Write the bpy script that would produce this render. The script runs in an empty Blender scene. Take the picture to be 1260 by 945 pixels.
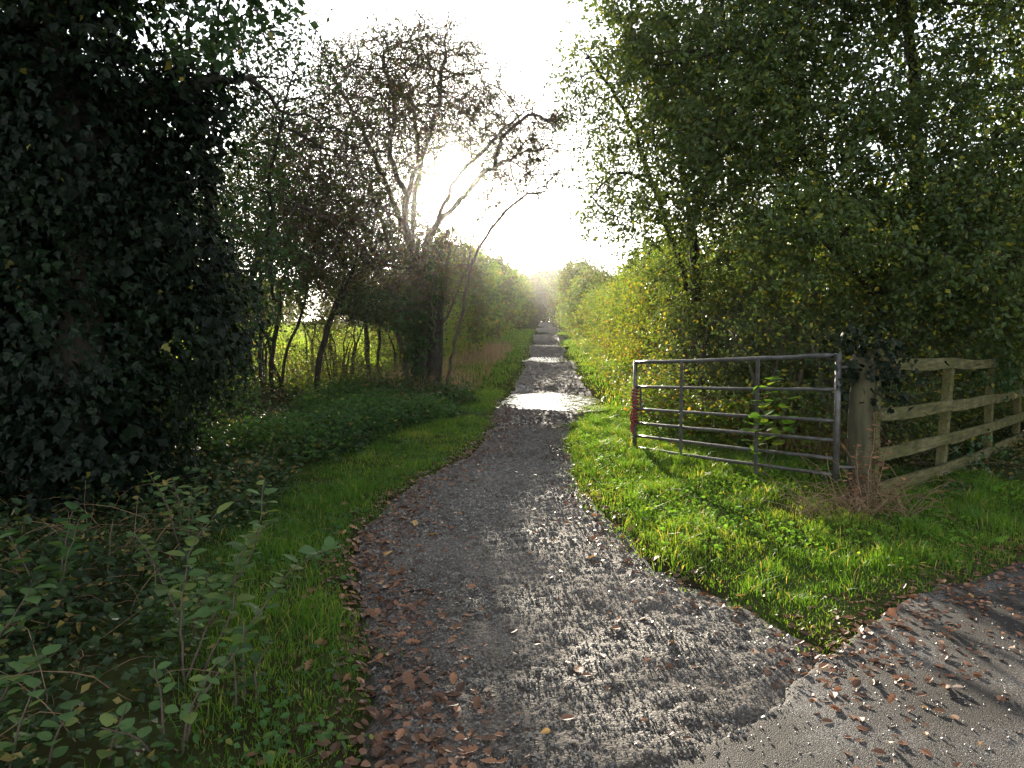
import bpy, math, random
import numpy as np
from mathutils import Vector, Matrix

# ------------------------------------------------------------------ camera, sky, sun, exposure
SC = bpy.context.scene
COL = SC.collection
CAMZ = 1.6
PITCH = math.radians(3.49)
FPX = 960.0                                   # focal length in pixels of the 1260 px wide photograph
cam_d = bpy.data.cameras.new('camera')
cam_d.sensor_width = 36.0
cam_d.lens = 36.0 * FPX / 1260.0
cam_d.clip_start = 0.05
cam_d.clip_end = 5000.0
cam = bpy.data.objects.new('camera', cam_d)
COL.objects.link(cam)
cam.location = (0, 0, CAMZ)
cam.rotation_euler = (math.radians(90) - PITCH, 0, 0)
SC.camera = cam

SUN_EL = math.radians(11.94)
SUN_AZ = math.radians(-4.34)                  # measured from +Y towards +X
world = bpy.data.worlds.new('World')
SC.world = world
world.use_nodes = True
wn = world.node_tree.nodes
sky = wn.new('ShaderNodeTexSky')
sky.sky_type = 'NISHITA'
sky.sun_disc = False
sky.sun_elevation = SUN_EL
sky.sun_rotation = SUN_AZ
sky.altitude = 50
sky.air_density = 1.0
sky.dust_density = 0.5
sky.ozone_density = 1.0
veil = wn.new('ShaderNodeHueSaturation')        # thin high cloud: a paler, whiter sky
veil.inputs['Saturation'].default_value = 0.35
world.node_tree.links.new(sky.outputs[0], veil.inputs['Color'])
world.node_tree.links.new(veil.outputs[0], wn['Background'].inputs[0])
wn['Background'].inputs[1].default_value = 0.15

sun_d = bpy.data.lights.new('sun', 'SUN')
sun_d.energy = 3.8
sun_d.angle = math.radians(0.53)
sun_d.color = (1.0, 0.88, 0.70)
sun = bpy.data.objects.new('sun', sun_d)
COL.objects.link(sun)
sdir = Vector((math.sin(SUN_AZ) * math.cos(SUN_EL), math.cos(SUN_AZ) * math.cos(SUN_EL), math.sin(SUN_EL)))
sun.rotation_euler = (-sdir).to_track_quat('-Z', 'Y').to_euler()
sun.location = sdir * 100

SC.view_settings.view_transform = 'Standard'
SC.view_settings.look = 'None'
SC.view_settings.gamma = 1.0
SC.view_settings.exposure = 2.0
SC.view_settings.use_curve_mapping = False
SC.cycles.max_bounces = 8
SC.cycles.diffuse_bounces = 4
SC.cycles.transmission_bounces = 6
SC.cycles.glossy_bounces = 3
SC.cycles.transparent_max_bounces = 6
SC.cycles.sample_clamp_indirect = 4.0
SC.cycles.use_denoising = True

R = np.random.default_rng(7)
UP = np.array([0, 0, 1.0])


# ------------------------------------------------------------------ helpers
def unproject(px, py, y):
    """the world point at forward distance y that the photograph shows at pixel (px, py)"""
    u = (472.5 - py) / FPX
    r = (px - 630.0) / FPX
    fy = math.cos(PITCH) + u * math.sin(PITCH)
    fz = u * math.cos(PITCH) - math.sin(PITCH)
    t = y / fy
    return np.array([r * t, y, CAMZ + fz * t])


def norm(a):
    return a / np.maximum(np.linalg.norm(a, axis=-1, keepdims=True), 1e-9)


def _hash(ix, iy, seed):
    h = (ix.astype(np.int64) * 374761393 + iy.astype(np.int64) * 668265263 + seed * 974711) & 0x7fffffff
    h = ((h ^ (h >> 13)) * 1274126177) & 0x7fffffff
    return ((h ^ (h >> 16)) & 0xffff) / 65535.0


def vnoise(x, y, seed=0):
    x = np.asarray(x, float); y = np.asarray(y, float)
    ix = np.floor(x); iy = np.floor(y)
    fx = x - ix; fy = y - iy
    fx = fx * fx * (3 - 2 * fx); fy = fy * fy * (3 - 2 * fy)
    a = _hash(ix, iy, seed); b = _hash(ix + 1, iy, seed)
    c = _hash(ix, iy + 1, seed); d = _hash(ix + 1, iy + 1, seed)
    return (a * (1 - fx) + b * fx) * (1 - fy) + (c * (1 - fx) + d * fx) * fy


def fbm(x, y, seed=0, oct=4):
    s = 0.0; a = 0.5
    for o in range(oct):
        s = s + a * (vnoise(x * 2 ** o, y * 2 ** o, seed + o * 17) - 0.5)
        a *= 0.5
    return s


def smooth(a, b, x):
    t = np.clip((x - a) / (b - a), 0, 1)
    return t * t * (3 - 2 * t)


def build(name, V, F, mat, parent=None, tint=None, sm=False, kind=None, loc=None):
    V = np.ascontiguousarray(V, dtype=np.float32).reshape(-1, 3)
    if loc is not None:
        V = V - np.asarray(loc, dtype=np.float32)
    F = np.ascontiguousarray(F, dtype=np.int32)
    k = F.shape[1]
    me = bpy.data.meshes.new(name)
    me.vertices.add(len(V)); me.vertices.foreach_set('co', V.ravel())
    me.loops.add(F.size); me.loops.foreach_set('vertex_index', F.ravel())
    me.polygons.add(len(F))
    me.polygons.foreach_set('loop_start', np.arange(0, F.size, k, dtype=np.int32))
    me.polygons.foreach_set('loop_total', np.full(len(F), k, dtype=np.int32))
    me.polygons.foreach_set('use_smooth', np.full(len(F), sm, dtype=bool))
    if tint is not None:
        at = me.attributes.new('tint', 'FLOAT', 'FACE')
        at.data.foreach_set('value', np.ascontiguousarray(tint, dtype=np.float32))
    me.update(calc_edges=True)
    me.materials.append(mat)
    ob = bpy.data.objects.new(name, me)
    COL.objects.link(ob)
    if parent is not None:
        ob.parent = parent
        if loc is not None:
            ob.location = (0, 0, 0)
    elif loc is not None:
        ob.location = loc
    if kind:
        ob['kind'] = kind
    return ob


def thing(name, label, cat, loc, group=None, rz=0.0):
    e = bpy.data.objects.new(name, None)
    e.empty_display_size = 0.2
    COL.objects.link(e)
    e.location = loc
    e.rotation_euler = (0, 0, rz)
    e['label'] = label; e['category'] = cat
    if group:
        e['group'] = group
    return e


def tag(o, label, cat=None, group=None, kind=None):
    o['label'] = label
    if cat: o['category'] = cat
    if group: o['group'] = group
    if kind: o['kind'] = kind
    return o


def copy_tree(root, loc, rz, sc, label=None, group=None):
    r = root.copy(); COL.objects.link(r)
    r.location = loc; r.rotation_euler = (0, 0, rz); r.scale = sc
    if label: r['label'] = label
    if group: r['group'] = group
    for ch in root.children:
        c = ch.copy(); COL.objects.link(c); c.parent = r
    return r


# ------------------------------------------------------------------ materials
def new_mat(name):
    m = bpy.data.materials.new(name); m.use_nodes = True
    return m, m.node_tree, m.node_tree.nodes['Principled BSDF'], m.node_tree.nodes['Material Output']


def ramp(nt, stops):
    r = nt.nodes.new('ShaderNodeValToRGB')
    els = r.color_ramp.elements
    els[0].position = stops[0][0]; els[0].color = (*stops[0][1], 1)
    els[1].position = stops[-1][0]; els[1].color = (*stops[-1][1], 1)
    for p, c in stops[1:-1]:
        e = els.new(p); e.color = (*c, 1)
    return r


def leaf_mat(name, stops, trans=0.42, rough=0.42, spec=0.4, tcol=(1.25, 1.2, 0.55)):
    m, nt, p, out = new_mat(name)
    at = nt.nodes.new('ShaderNodeAttribute'); at.attribute_name = 'tint'
    r = ramp(nt, stops)
    nt.links.new(at.outputs['Fac'], r.inputs[0])
    nt.links.new(r.outputs[0], p.inputs['Base Color'])
    p.inputs['Roughness'].default_value = rough
    p.inputs['Specular IOR Level'].default_value = spec
    tr = nt.nodes.new('ShaderNodeBsdfTranslucent')
    mul = nt.nodes.new('ShaderNodeMix'); mul.data_type = 'RGBA'; mul.blend_type = 'MULTIPLY'
    mul.inputs[0].default_value = 1.0
    nt.links.new(r.outputs[0], mul.inputs[6])
    mul.inputs[7].default_value = (*[c * 1.6 for c in tcol], 1)
    nt.links.new(mul.outputs[2], tr.inputs[0])
    mx = nt.nodes.new('ShaderNodeMixShader'); mx.inputs[0].default_value = trans
    nt.links.new(p.outputs[0], mx.inputs[1]); nt.links.new(tr.outputs[0], mx.inputs[2])
    nt.links.new(mx.outputs[0], out.inputs[0])
    return m


def noise_mat(name, stops, scale, rough=0.8, bump=0.3, detail=6, spec=0.3, dist=0.02, stretch=None, rstops=None):
    m, nt, p, out = new_mat(name)
    tc = nt.nodes.new('ShaderNodeTexCoord')
    src = tc.outputs['Object']
    if stretch:
        mp = nt.nodes.new('ShaderNodeMapping'); mp.inputs['Scale'].default_value = stretch
        nt.links.new(src, mp.inputs[0]); src = mp.outputs[0]
    n = nt.nodes.new('ShaderNodeTexNoise'); n.inputs['Scale'].default_value = scale
    n.inputs['Detail'].default_value = detail; n.inputs['Roughness'].default_value = 0.65
    nt.links.new(src, n.inputs['Vector'])
    r = ramp(nt, stops); nt.links.new(n.outputs['Fac'], r.inputs[0])
    nt.links.new(r.outputs[0], p.inputs['Base Color'])
    p.inputs['Roughness'].default_value = rough
    p.inputs['Specular IOR Level'].default_value = spec
    b = nt.nodes.new('ShaderNodeBump'); b.inputs['Strength'].default_value = bump
    b.inputs['Distance'].default_value = dist
    nt.links.new(n.outputs['Fac'], b.inputs['Height'])
    nt.links.new(b.outputs[0], p.inputs['Normal'])
    if rstops:
        n2 = nt.nodes.new('ShaderNodeTexNoise'); n2.inputs['Scale'].default_value = scale * 0.37
        n2.inputs['Detail'].default_value = 5
        nt.links.new(src, n2.inputs['Vector'])
        mr = nt.nodes.new('ShaderNodeMapRange')
        mr.inputs[1].default_value = 0.35; mr.inputs[2].default_value = 0.65
        mr.inputs[3].default_value = rstops[0]; mr.inputs[4].default_value = rstops[1]
        nt.links.new(n2.outputs['Fac'], mr.inputs[0]); nt.links.new(mr.outputs[0], p.inputs['Roughness'])
    return m


M = {}
M['soil'] = noise_mat('soil', [(0.3, (0.022, 0.016, 0.010)), (0.5, (0.036, 0.038, 0.014)), (0.7, (0.05, 0.075, 0.018))], 1.6, 0.95, 0.6, detail=9, spec=0.0)
M['bark'] = noise_mat('bark', [(0.3, (0.03, 0.024, 0.018)), (0.5, (0.075, 0.062, 0.045)), (0.7, (0.09, 0.09, 0.05))], 14, 0.9, 0.9, stretch=(1, 1, 0.35))
M['bark_dark'] = noise_mat('bark_dark', [(0.3, (0.015, 0.012, 0.010)), (0.7, (0.05, 0.04, 0.03))], 16, 0.9, 0.9, stretch=(1, 1, 0.3))
M['haw_bark'] = noise_mat('hawthorn_bark', [(0.3, (0.04, 0.028, 0.022)), (0.5, (0.085, 0.062, 0.048)), (0.7, (0.12, 0.095, 0.07))], 14, 0.9, 0.8, stretch=(1, 1, 0.35))
M['twig'] = noise_mat('twig', [(0.3, (0.045, 0.03, 0.022)), (0.7, (0.10, 0.075, 0.055))], 20, 0.8, 0.3)
M['dead'] = noise_mat('dead_stem', [(0.3, (0.10, 0.055, 0.03)), (0.7, (0.26, 0.17, 0.10))], 9, 0.8, 0.2)
M['timber'] = None
M['old_timber'] = noise_mat('old_timber', [(0.3, (0.018, 0.016, 0.009)), (0.7, (0.075, 0.068, 0.035))], 14, 0.9, 0.7, stretch=(1, 1, 0.15), dist=0.01)
M['steel'] = noise_mat('galvanised_steel', [(0.3, (0.045, 0.028, 0.018)), (0.42, (0.05, 0.045, 0.040)), (0.6, (0.085, 0.083, 0.080)), (0.78, (0.15, 0.147, 0.145))], 17, 0.45, 0.08, spec=0.5, rstops=(0.32, 0.6))
M['steel'].node_tree.nodes['Principled BSDF'].inputs['Metallic'].default_value = 0.15
M['rope'] = noise_mat('red_rope', [(0.3, (0.06, 0.012, 0.01)), (0.6, (0.22, 0.035, 0.03)), (0.8, (0.30, 0.08, 0.06))], 60, 0.8, 0.6, dist=0.004)
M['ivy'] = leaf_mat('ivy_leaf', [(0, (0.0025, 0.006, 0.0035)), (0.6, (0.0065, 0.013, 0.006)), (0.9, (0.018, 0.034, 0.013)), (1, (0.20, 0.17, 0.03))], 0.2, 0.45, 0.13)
M['holly'] = leaf_mat('shrub_leaf', [(0, (0.016, 0.035, 0.014)), (0.6, (0.035, 0.075, 0.022)), (0.92, (0.07, 0.11, 0.025)), (1, (0.22, 0.18, 0.03))], 0.3, 0.45, 0.25)
M['haw'] = leaf_mat('hawthorn_leaf', [(0, (0.03, 0.05, 0.014)), (0.5, (0.06, 0.08, 0.020)), (0.8, (0.10, 0.09, 0.025)), (1, (0.11, 0.045, 0.028))], 0.45, 0.5, 0.3)
M['tree_r'] = leaf_mat('bush_leaf', [(0, (0.034, 0.056, 0.022)), (0.6, (0.070, 0.104, 0.032)), (0.88, (0.12, 0.145, 0.036)), (0.95, (0.24, 0.22, 0.03)), (1, (0.30, 0.24, 0.03))], 0.42, 0.45, 0.3)
M['hedge'] = leaf_mat('hedge_leaf', [(0, (0.05, 0.095, 0.018)), (0.5, (0.11, 0.17, 0.022)), (0.8, (0.19, 0.20, 0.028)), (1, (0.26, 0.13, 0.03))], 0.5, 0.45, 0.35)
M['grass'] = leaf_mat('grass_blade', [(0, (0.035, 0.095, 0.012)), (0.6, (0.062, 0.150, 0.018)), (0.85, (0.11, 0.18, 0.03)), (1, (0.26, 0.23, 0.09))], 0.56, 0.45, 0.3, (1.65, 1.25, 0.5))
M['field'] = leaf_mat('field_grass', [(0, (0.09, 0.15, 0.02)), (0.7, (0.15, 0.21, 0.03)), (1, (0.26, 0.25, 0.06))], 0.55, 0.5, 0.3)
M['weed'] = leaf_mat('weed_leaf', [(0, (0.022, 0.055, 0.018)), (0.6, (0.05, 0.11, 0.03)), (0.92, (0.09, 0.14, 0.03)), (1, (0.25, 0.2, 0.05))], 0.4, 0.6, 0.18)
M['sapling'] = leaf_mat('sapling_leaf', [(0, (0.06, 0.11, 0.04)), (0.7, (0.10, 0.17, 0.06)), (1, (0.18, 0.2, 0.05))], 0.4, 0.6, 0.15)
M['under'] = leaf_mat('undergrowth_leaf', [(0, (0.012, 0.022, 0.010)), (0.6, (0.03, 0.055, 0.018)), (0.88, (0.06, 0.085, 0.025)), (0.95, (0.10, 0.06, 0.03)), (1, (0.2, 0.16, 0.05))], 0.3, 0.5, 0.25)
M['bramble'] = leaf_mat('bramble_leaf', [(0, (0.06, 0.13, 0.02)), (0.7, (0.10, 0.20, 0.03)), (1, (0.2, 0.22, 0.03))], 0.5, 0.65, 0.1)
M['fallen'] = leaf_mat('fallen_leaf', [(0, (0.05, 0.028, 0.020)), (0.4, (0.16, 0.08, 0.045)), (0.75, (0.27, 0.13, 0.07)), (0.9, (0.36, 0.20, 0.11)), (1, (0.40, 0.28, 0.05))], 0.15, 0.5, 0.25, (1.2, 0.9, 0.6))
M['deadgrass'] = leaf_mat('dead_grass', [(0, (0.14, 0.085, 0.05)), (0.6, (0.27, 0.18, 0.11)), (1, (0.36, 0.28, 0.18))], 0.4, 0.7, 0.2, (1.1, 1, 0.8))
M['berry'] = noise_mat('berry', [(0.3, (0.12, 0.008, 0.008)), (0.7, (0.25, 0.015, 0.012))], 5, 0.3, 0.0, spec=0.5)


def path_mat():
    m, nt, p, out = new_mat('wet_mud_path')
    tc = nt.nodes.new('ShaderNodeTexCoord')
    big = nt.nodes.new('ShaderNodeTexNoise'); big.inputs['Scale'].default_value = 1.3; big.inputs['Detail'].default_value = 5
    fine = nt.nodes.new('ShaderNodeTexNoise'); fine.inputs['Scale'].default_value = 55; fine.inputs['Detail'].default_value = 6
    fine.inputs['Roughness'].default_value = 0.7
    vor = nt.nodes.new('ShaderNodeTexVoronoi'); vor.inputs['Scale'].default_value = 75
    for n in (big, fine, vor):
        nt.links.new(tc.outputs['Object'], n.inputs['Vector'])
    add = nt.nodes.new('ShaderNodeMath'); add.operation = 'MULTIPLY_ADD'
    nt.links.new(fine.outputs['Fac'], add.inputs[0]); add.inputs[1].default_value = 0.6
    sc = nt.nodes.new('ShaderNodeMath'); sc.operation = 'MULTIPLY'; sc.inputs[1].default_value = 0.45
    nt.links.new(big.outputs['Fac'], sc.inputs[0]); nt.links.new(sc.outputs[0], add.inputs[2])
    r = ramp(nt, [(0.38, (0.018, 0.013, 0.009)), (0.47, (0.052, 0.041, 0.032)), (0.54, (0.10, 0.081, 0.065)), (0.64, (0.24, 0.20, 0.165))])
    nt.links.new(add.outputs[0], r.inputs[0]); nt.links.new(r.outputs[0], p.inputs['Base Color'])
    mr = nt.nodes.new('ShaderNodeMapRange'); mr.inputs[1].default_value = 0.34; mr.inputs[2].default_value = 0.62
    mr.inputs[3].default_value = 0.55; mr.inputs[4].default_value = 0.9
    nt.links.new(big.outputs['Fac'], mr.inputs[0]); nt.links.new(mr.outputs[0], p.inputs['Roughness'])
    p.inputs['Specular IOR Level'].default_value = 0.24
    hs = nt.nodes.new('ShaderNodeMath'); hs.operation = 'SUBTRACT'
    nt.links.new(fine.outputs['Fac'], hs.inputs[0])
    vs = nt.nodes.new('ShaderNodeMath'); vs.operation = 'MULTIPLY'; vs.inputs[1].default_value = 0.5
    nt.links.new(vor.outputs['Distance'], vs.inputs[0]); nt.links.new(vs.outputs[0], hs.inputs[1])
    mid = nt.nodes.new('ShaderNodeTexNoise'); mid.inputs['Scale'].default_value = 34; mid.inputs['Detail'].default_value = 4
    nt.links.new(tc.outputs['Object'], mid.inputs['Vector'])
    h2 = nt.nodes.new('ShaderNodeMath'); h2.operation = 'MULTIPLY_ADD'; h2.inputs[1].default_value = 1.2
    nt.links.new(mid.outputs['Fac'], h2.inputs[0]); nt.links.new(hs.outputs[0], h2.inputs[2])
    b = nt.nodes.new('ShaderNodeBump'); b.inputs['Strength'].default_value = 1.0; b.inputs['Distance'].default_value = 0.04
    nt.links.new(h2.outputs[0], b.inputs['Height']); nt.links.new(b.outputs[0], p.inputs['Normal'])
    return m


def tarmac_mat():
    m, nt, p, out = new_mat('wet_tarmac')
    tc = nt.nodes.new('ShaderNodeTexCoord')
    vor = nt.nodes.new('ShaderNodeTexVoronoi'); vor.inputs['Scale'].default_value = 210
    big = nt.nodes.new('ShaderNodeTexNoise'); big.inputs['Scale'].default_value = 1.7; big.inputs['Detail'].default_value = 6
    for n in (big, vor):
        nt.links.new(tc.outputs['Object'], n.inputs['Vector'])
    mixf = nt.nodes.new('ShaderNodeMath'); mixf.operation = 'MULTIPLY_ADD'; mixf.inputs[1].default_value = 0.35
    sep = nt.nodes.new('ShaderNodeSeparateColor'); nt.links.new(vor.outputs['Color'], sep.inputs[0])
    nt.links.new(sep.outputs[0], mixf.inputs[0]); nt.links.new(big.outputs['Fac'], mixf.inputs[2])
    r = ramp(nt, [(0.42, (0.014, 0.011, 0.008)), (0.62, (0.030, 0.025, 0.021)), (0.80, (0.07, 0.062, 0.055)), (0.92, (0.20, 0.19, 0.18))])
    nt.links.new(mixf.outputs[0], r.inputs[0]); nt.links.new(r.outputs[0], p.inputs['Base Color'])
    p.inputs['Roughness'].default_value = 0.75
    p.inputs['Specular IOR Level'].default_value = 0.22
    b = nt.nodes.new('ShaderNodeBump'); b.inputs['Strength'].default_value = 0.9; b.inputs['Distance'].default_value = 0.005
    b.invert = True
    nt.links.new(vor.outputs['Distance'], b.inputs['Height']); nt.links.new(b.outputs[0], p.inputs['Normal'])
    return m


def timber_mat():
    m, nt, p, out = new_mat('weathered_timber')
    tc = nt.nodes.new('ShaderNodeTexCoord')
    mp = nt.nodes.new('ShaderNodeMapping'); mp.vector_type = 'TEXTURE'
    mp.inputs['Rotation'].default_value = (0, 0, math.radians(47)); mp.inputs['Scale'].default_value = (9, 1, 1)
    nt.links.new(tc.outputs['Object'], mp.inputs[0])
    gr = nt.nodes.new('ShaderNodeTexNoise'); gr.inputs['Scale'].default_value = 38; gr.inputs['Detail'].default_value = 7; gr.inputs['Roughness'].default_value = 0.7
    nt.links.new(mp.outputs[0], gr.inputs['Vector'])
    st = nt.nodes.new('ShaderNodeTexNoise'); st.inputs['Scale'].default_value = 4.5; st.inputs['Detail'].default_value = 6
    nt.links.new(tc.outputs['Object'], st.inputs['Vector'])
    r1 = ramp(nt, [(0.30, (0.028, 0.026, 0.013)), (0.5, (0.088, 0.080, 0.042)), (0.7, (0.155, 0.142, 0.078))])
    r2 = ramp(nt, [(0.36, (0.62, 0.66, 0.36)), (0.52, (0.85, 0.84, 0.62)), (0.66, (1.0, 0.98, 0.92))])
    nt.links.new(gr.outputs['Fac'], r1.inputs[0]); nt.links.new(st.outputs['Fac'], r2.inputs[0])
    mx = nt.nodes.new('ShaderNodeMix'); mx.data_type = 'RGBA'; mx.blend_type = 'MULTIPLY'; mx.inputs[0].default_value = 1
    nt.links.new(r1.outputs[0], mx.inputs[6]); nt.links.new(r2.outputs[0], mx.inputs[7])
    nt.links.new(mx.outputs[2], p.inputs['Base Color'])
    p.inputs['Roughness'].default_value = 0.88; p.inputs['Specular IOR Level'].default_value = 0.2
    b = nt.nodes.new('ShaderNodeBump'); b.inputs['Strength'].default_value = 0.7; b.inputs['Distance'].default_value = 0.006
    nt.links.new(gr.outputs['Fac'], b.inputs['Height']); nt.links.new(b.outputs[0], p.inputs['Normal'])
    return m


M['timber'] = timber_mat()
M['path'] = path_mat()
M['tarmac'] = tarmac_mat()
mw, ntw, pw, ow = new_mat('puddle_water')
pw.inputs['Base Color'].default_value = (0.035, 0.03, 0.024, 1)
pw.inputs['Roughness'].default_value = 0.03
pw.inputs['IOR'].default_value = 1.33
nz = ntw.nodes.new('ShaderNodeTexNoise'); nz.inputs['Scale'].default_value = 7.0
tcw = ntw.nodes.new('ShaderNodeTexCoord'); ntw.links.new(tcw.outputs['Object'], nz.inputs['Vector'])
bw = ntw.nodes.new('ShaderNodeBump'); bw.inputs['Strength'].default_value = 0.6; bw.inputs['Distance'].default_value = 0.02
ntw.links.new(nz.outputs['Fac'], bw.inputs['Height']); ntw.links.new(bw.outputs[0], pw.inputs['Normal'])
M['water'] = mw
M['stone'] = noise_mat('pebble', [(0.3, (0.035, 0.03, 0.027)), (0.5, (0.10, 0.09, 0.08)), (0.75, (0.26, 0.24, 0.21))], 30, 0.4, 0.2, spec=0.5)

# ------------------------------------------------------------------ terrain
YL = np.array([-30, 1.0, 2.0, 2.74, 3.7, 4.88, 5.8, 7.14, 9.3, 11.4, 14.6, 18.0, 23.6, 34, 60, 102, 150, 230])
XL = np.array([-0.4, -0.4, -0.42, -0.46, -0.69, -1.02, -1.12, -0.93, -0.40, -0.26, -0.14, 0.10, 0.44, 0.81, 1.75, 3.4, 5.4, 4.0])
XR = np.array([2.5, 2.4, 2.3, 2.1, 1.45, 0.92, 0.80, 0.67, 0.62, 0.9, 1.66, 1.62, 1.84, 2.12, 3.35, 5.3, 7.4, 6.0])
# puddles: centre x, centre y, half width, half length, water depth
PUD = [(0.78, 14.6, 1.25, 1.9, 0.05), (1.22, 27.5, 0.85, 3.6, 0.05), (1.75, 39.0, 0.8, 5.0, 0.05),
       (2.75, 58.0, 0.95, 9.0, 0.06), (4.0, 84.0, 1.0, 12.0, 0.06)]
# edge of the tarmac road (to the right and below this line)
ROAD = np.array([(-6.0, -0.6), (-2.5, 0.9), (-0.6, 1.95), (0.20, 2.45), (0.57, 2.74), (0.86, 3.02), (1.29, 3.38), (1.62, 3.72), (2.0, 4.12), (2.55, 4.55), (3.0, 4.86), (3.6, 5.2), (6.0, 6.1), (12.0, 7.6), (30, 10.0)])


def base_h(x, y):
    yy = np.where(y > 150, 150 + (y - 150) * 0.15, y)
    yy = np.where(yy < -20, -20, yy)
    z = 0.0302 * yy
    z = z - 0.05 * np.clip(x - 3.0, 0, 6)
    z = z + 0.05 * fbm(x * 0.6, y * 0.6, 3, 3) * smooth(1.2, 3.0, np.abs(x - 0.2 - 0.03 * y))
    return z


def edges(y):
    n = 0.10 * fbm(y * 1.9, y * 0 + 3.3, 5, 3) * 2
    n2 = 0.10 * fbm(y * 1.9, y * 0 + 9.1, 8, 3) * 2
    return np.interp(y, YL, XL) + n, np.interp(y, YL, XR) + n2


def inside_path(x, y):
    """positive inside the path, metres from its edge"""
    l, r = edges(y)
    d = np.minimum(x - l, r - x)
    return d + 0.16 * fbm(x * 3.1, y * 3.1, 21, 4)


def road_d(x, y):
    """positive on the road side"""
    yr = np.interp(x, ROAD[:, 0], ROAD[:, 1])
    return (yr - y) * 0.75 + 0.10 * fbm(x * 7, y * 7, 31, 4) + 0.22 * fbm(x * 1.3 + 4, y * 1.3, 33, 2)


def pud_level(p):
    return float(base_h(np.array(p[0]), np.array(p[1]))) - 0.035


def path_h(x, y):
    z = base_h(x, y)
    l, r = edges(y)
    u = (x - l) / np.maximum(r - l, 0.1)
    z = z - 0.02 + 0.03 * (1 - (2 * u - 1) ** 2)
    det = 0.050 * fbm(x * 2.3, y * 1.6, 41, 3) + 0.016 * fbm(x * 9, y * 8, 45, 3)
    fine = 0.026 * fbm(x * 13, y * 13, 47, 2)
    # wheel and hoof ruts along the lane
    rut = -0.007 * np.maximum(0, np.sin((x + 0.25 * y + 0.15 * fbm(x, y * 0.8, 51, 2)) * 34)) * smooth(0.45, 0.62, vnoise(x * 0.9, y * 0.5, 53))
    z = z + det + fine + rut
    for p in PUD:
        lv = pud_level(p)
        q = np.sqrt(((x - p[0]) / p[2]) ** 2 + ((y - p[1]) / p[3]) ** 2) + 0.5 * fbm(x * 2.6, y * 1.7, 61, 3) + 0.22 * fbm(x * 9, y * 2.5, 63, 3) 
        tgt = lv + 0.045 * (q - 1.0) * 1.6 + 0.012 * fbm(x * 9, y * 4, 65, 3)
        w = 1 - smooth(1.15, 1.7, q)
        z = z * (1 - w) + tgt * w
    return z


def ground_h(x, y):
    z = base_h(x, y)
    d = inside_path(x, y)
    z = z - 0.16 * smooth(-0.06, 0.12, d)
    rd = road_d(x, y)
    z = z - 0.12 * smooth(0.0, 0.18, rd)
    z = z + 0.025 * fbm(x * 4, y * 4, 71, 3)
    return z


def grid_faces(nr, nc):
    i = np.arange(nr - 1)[:, None] * nc + np.arange(nc - 1)[None, :]
    i = i.ravel()
    return np.stack([i, i + 1, i + nc + 1, i + nc], 1)


def geom(a, b, s0, g):
    out = [a]; s = s0
    while out[-1] < b:
        s *= g; out.append(out[-1] + s)
    return np.array(out)


xs = np.concatenate([-geom(7.0, 900, 0.08, 1.16)[1:][::-1], np.arange(-7, 9.0, 0.13), geom(9.0, 900, 0.08, 1.16)])
ys = np.concatenate([-geom(0.5, 60, 0.1, 1.3)[::-1], np.arange(-0.4, 18, 0.12), geom(18, 1500, 0.12, 1.06)])
XX, YY = np.meshgrid(xs, ys)
V = np.stack([XX, YY, ground_h(XX, YY)], -1).reshape(-1, 3)
g = build('ground', V, grid_faces(len(ys), len(xs)), M['soil'], sm=True, kind='structure')
g['label'] = 'soil and turf sloping gently up beside the lane'

# the muddy lane
yp = np.concatenate([np.arange(1.8, 8.0, 0.019), np.arange(8.0, 17, 0.04), geom(17, 230, 0.04, 1.02)])
up = np.linspace(0, 1, 108)
l, r_ = np.interp(yp, YL, XL), np.interp(yp, YL, XR)
PX = (l - 0.45)[:, None] + (r_ - l + 0.9)[:, None] * up[None, :]
PY = np.repeat(yp[:, None], len(up), 1)
dd = inside_path(PX, PY)
PZ = path_h(PX, PY) - 0.15 * smooth(0.02, -0.25, dd) - 0.055 * smooth(-0.12, 0.45, road_d(PX, PY))
pth = build('path', np.stack([PX, PY, PZ], -1), grid_faces(len(yp), len(up)), M['path'], sm=True, kind='structure')
pth['label'] = 'muddy gravel lane running away between the hedges'

# the tarmac road edge
xr = np.concatenate([-geom(1.0, 12, 0.1, 1.2)[::-1], np.arange(-0.9, 5, 0.03), geom(5, 30, 0.05, 1.1)])
tv = np.concatenate([np.linspace(-0.16, 0.6, 40), np.linspace(0.65, 3.0, 40), np.linspace(3.2, 14, 12)])
RX = np.repeat(xr[:, None], len(tv), 1)
RY = np.interp(xr, ROAD[:, 0], ROAD[:, 1])[:, None] - tv[None, :] 
rd = road_d(RX, RY)
RZ = base_h(RX, RY) + 0.003 - 0.14 * smooth(0.05, -0.10, rd) + 0.010 * fbm(RX * 3, RY * 3, 81, 3) + 0.012 * smooth(0.5, 0.0, rd) * fbm(RX * 8, RY * 8, 83, 3)
rv = np.stack([RX, RY, RZ], -1)
road = build('road', rv, grid_faces(len(xr), len(tv))[:, ::-1], M['tarmac'], sm=True, kind='structure')
road['label'] = 'wet tarmac road meeting the end of the lane'

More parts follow.
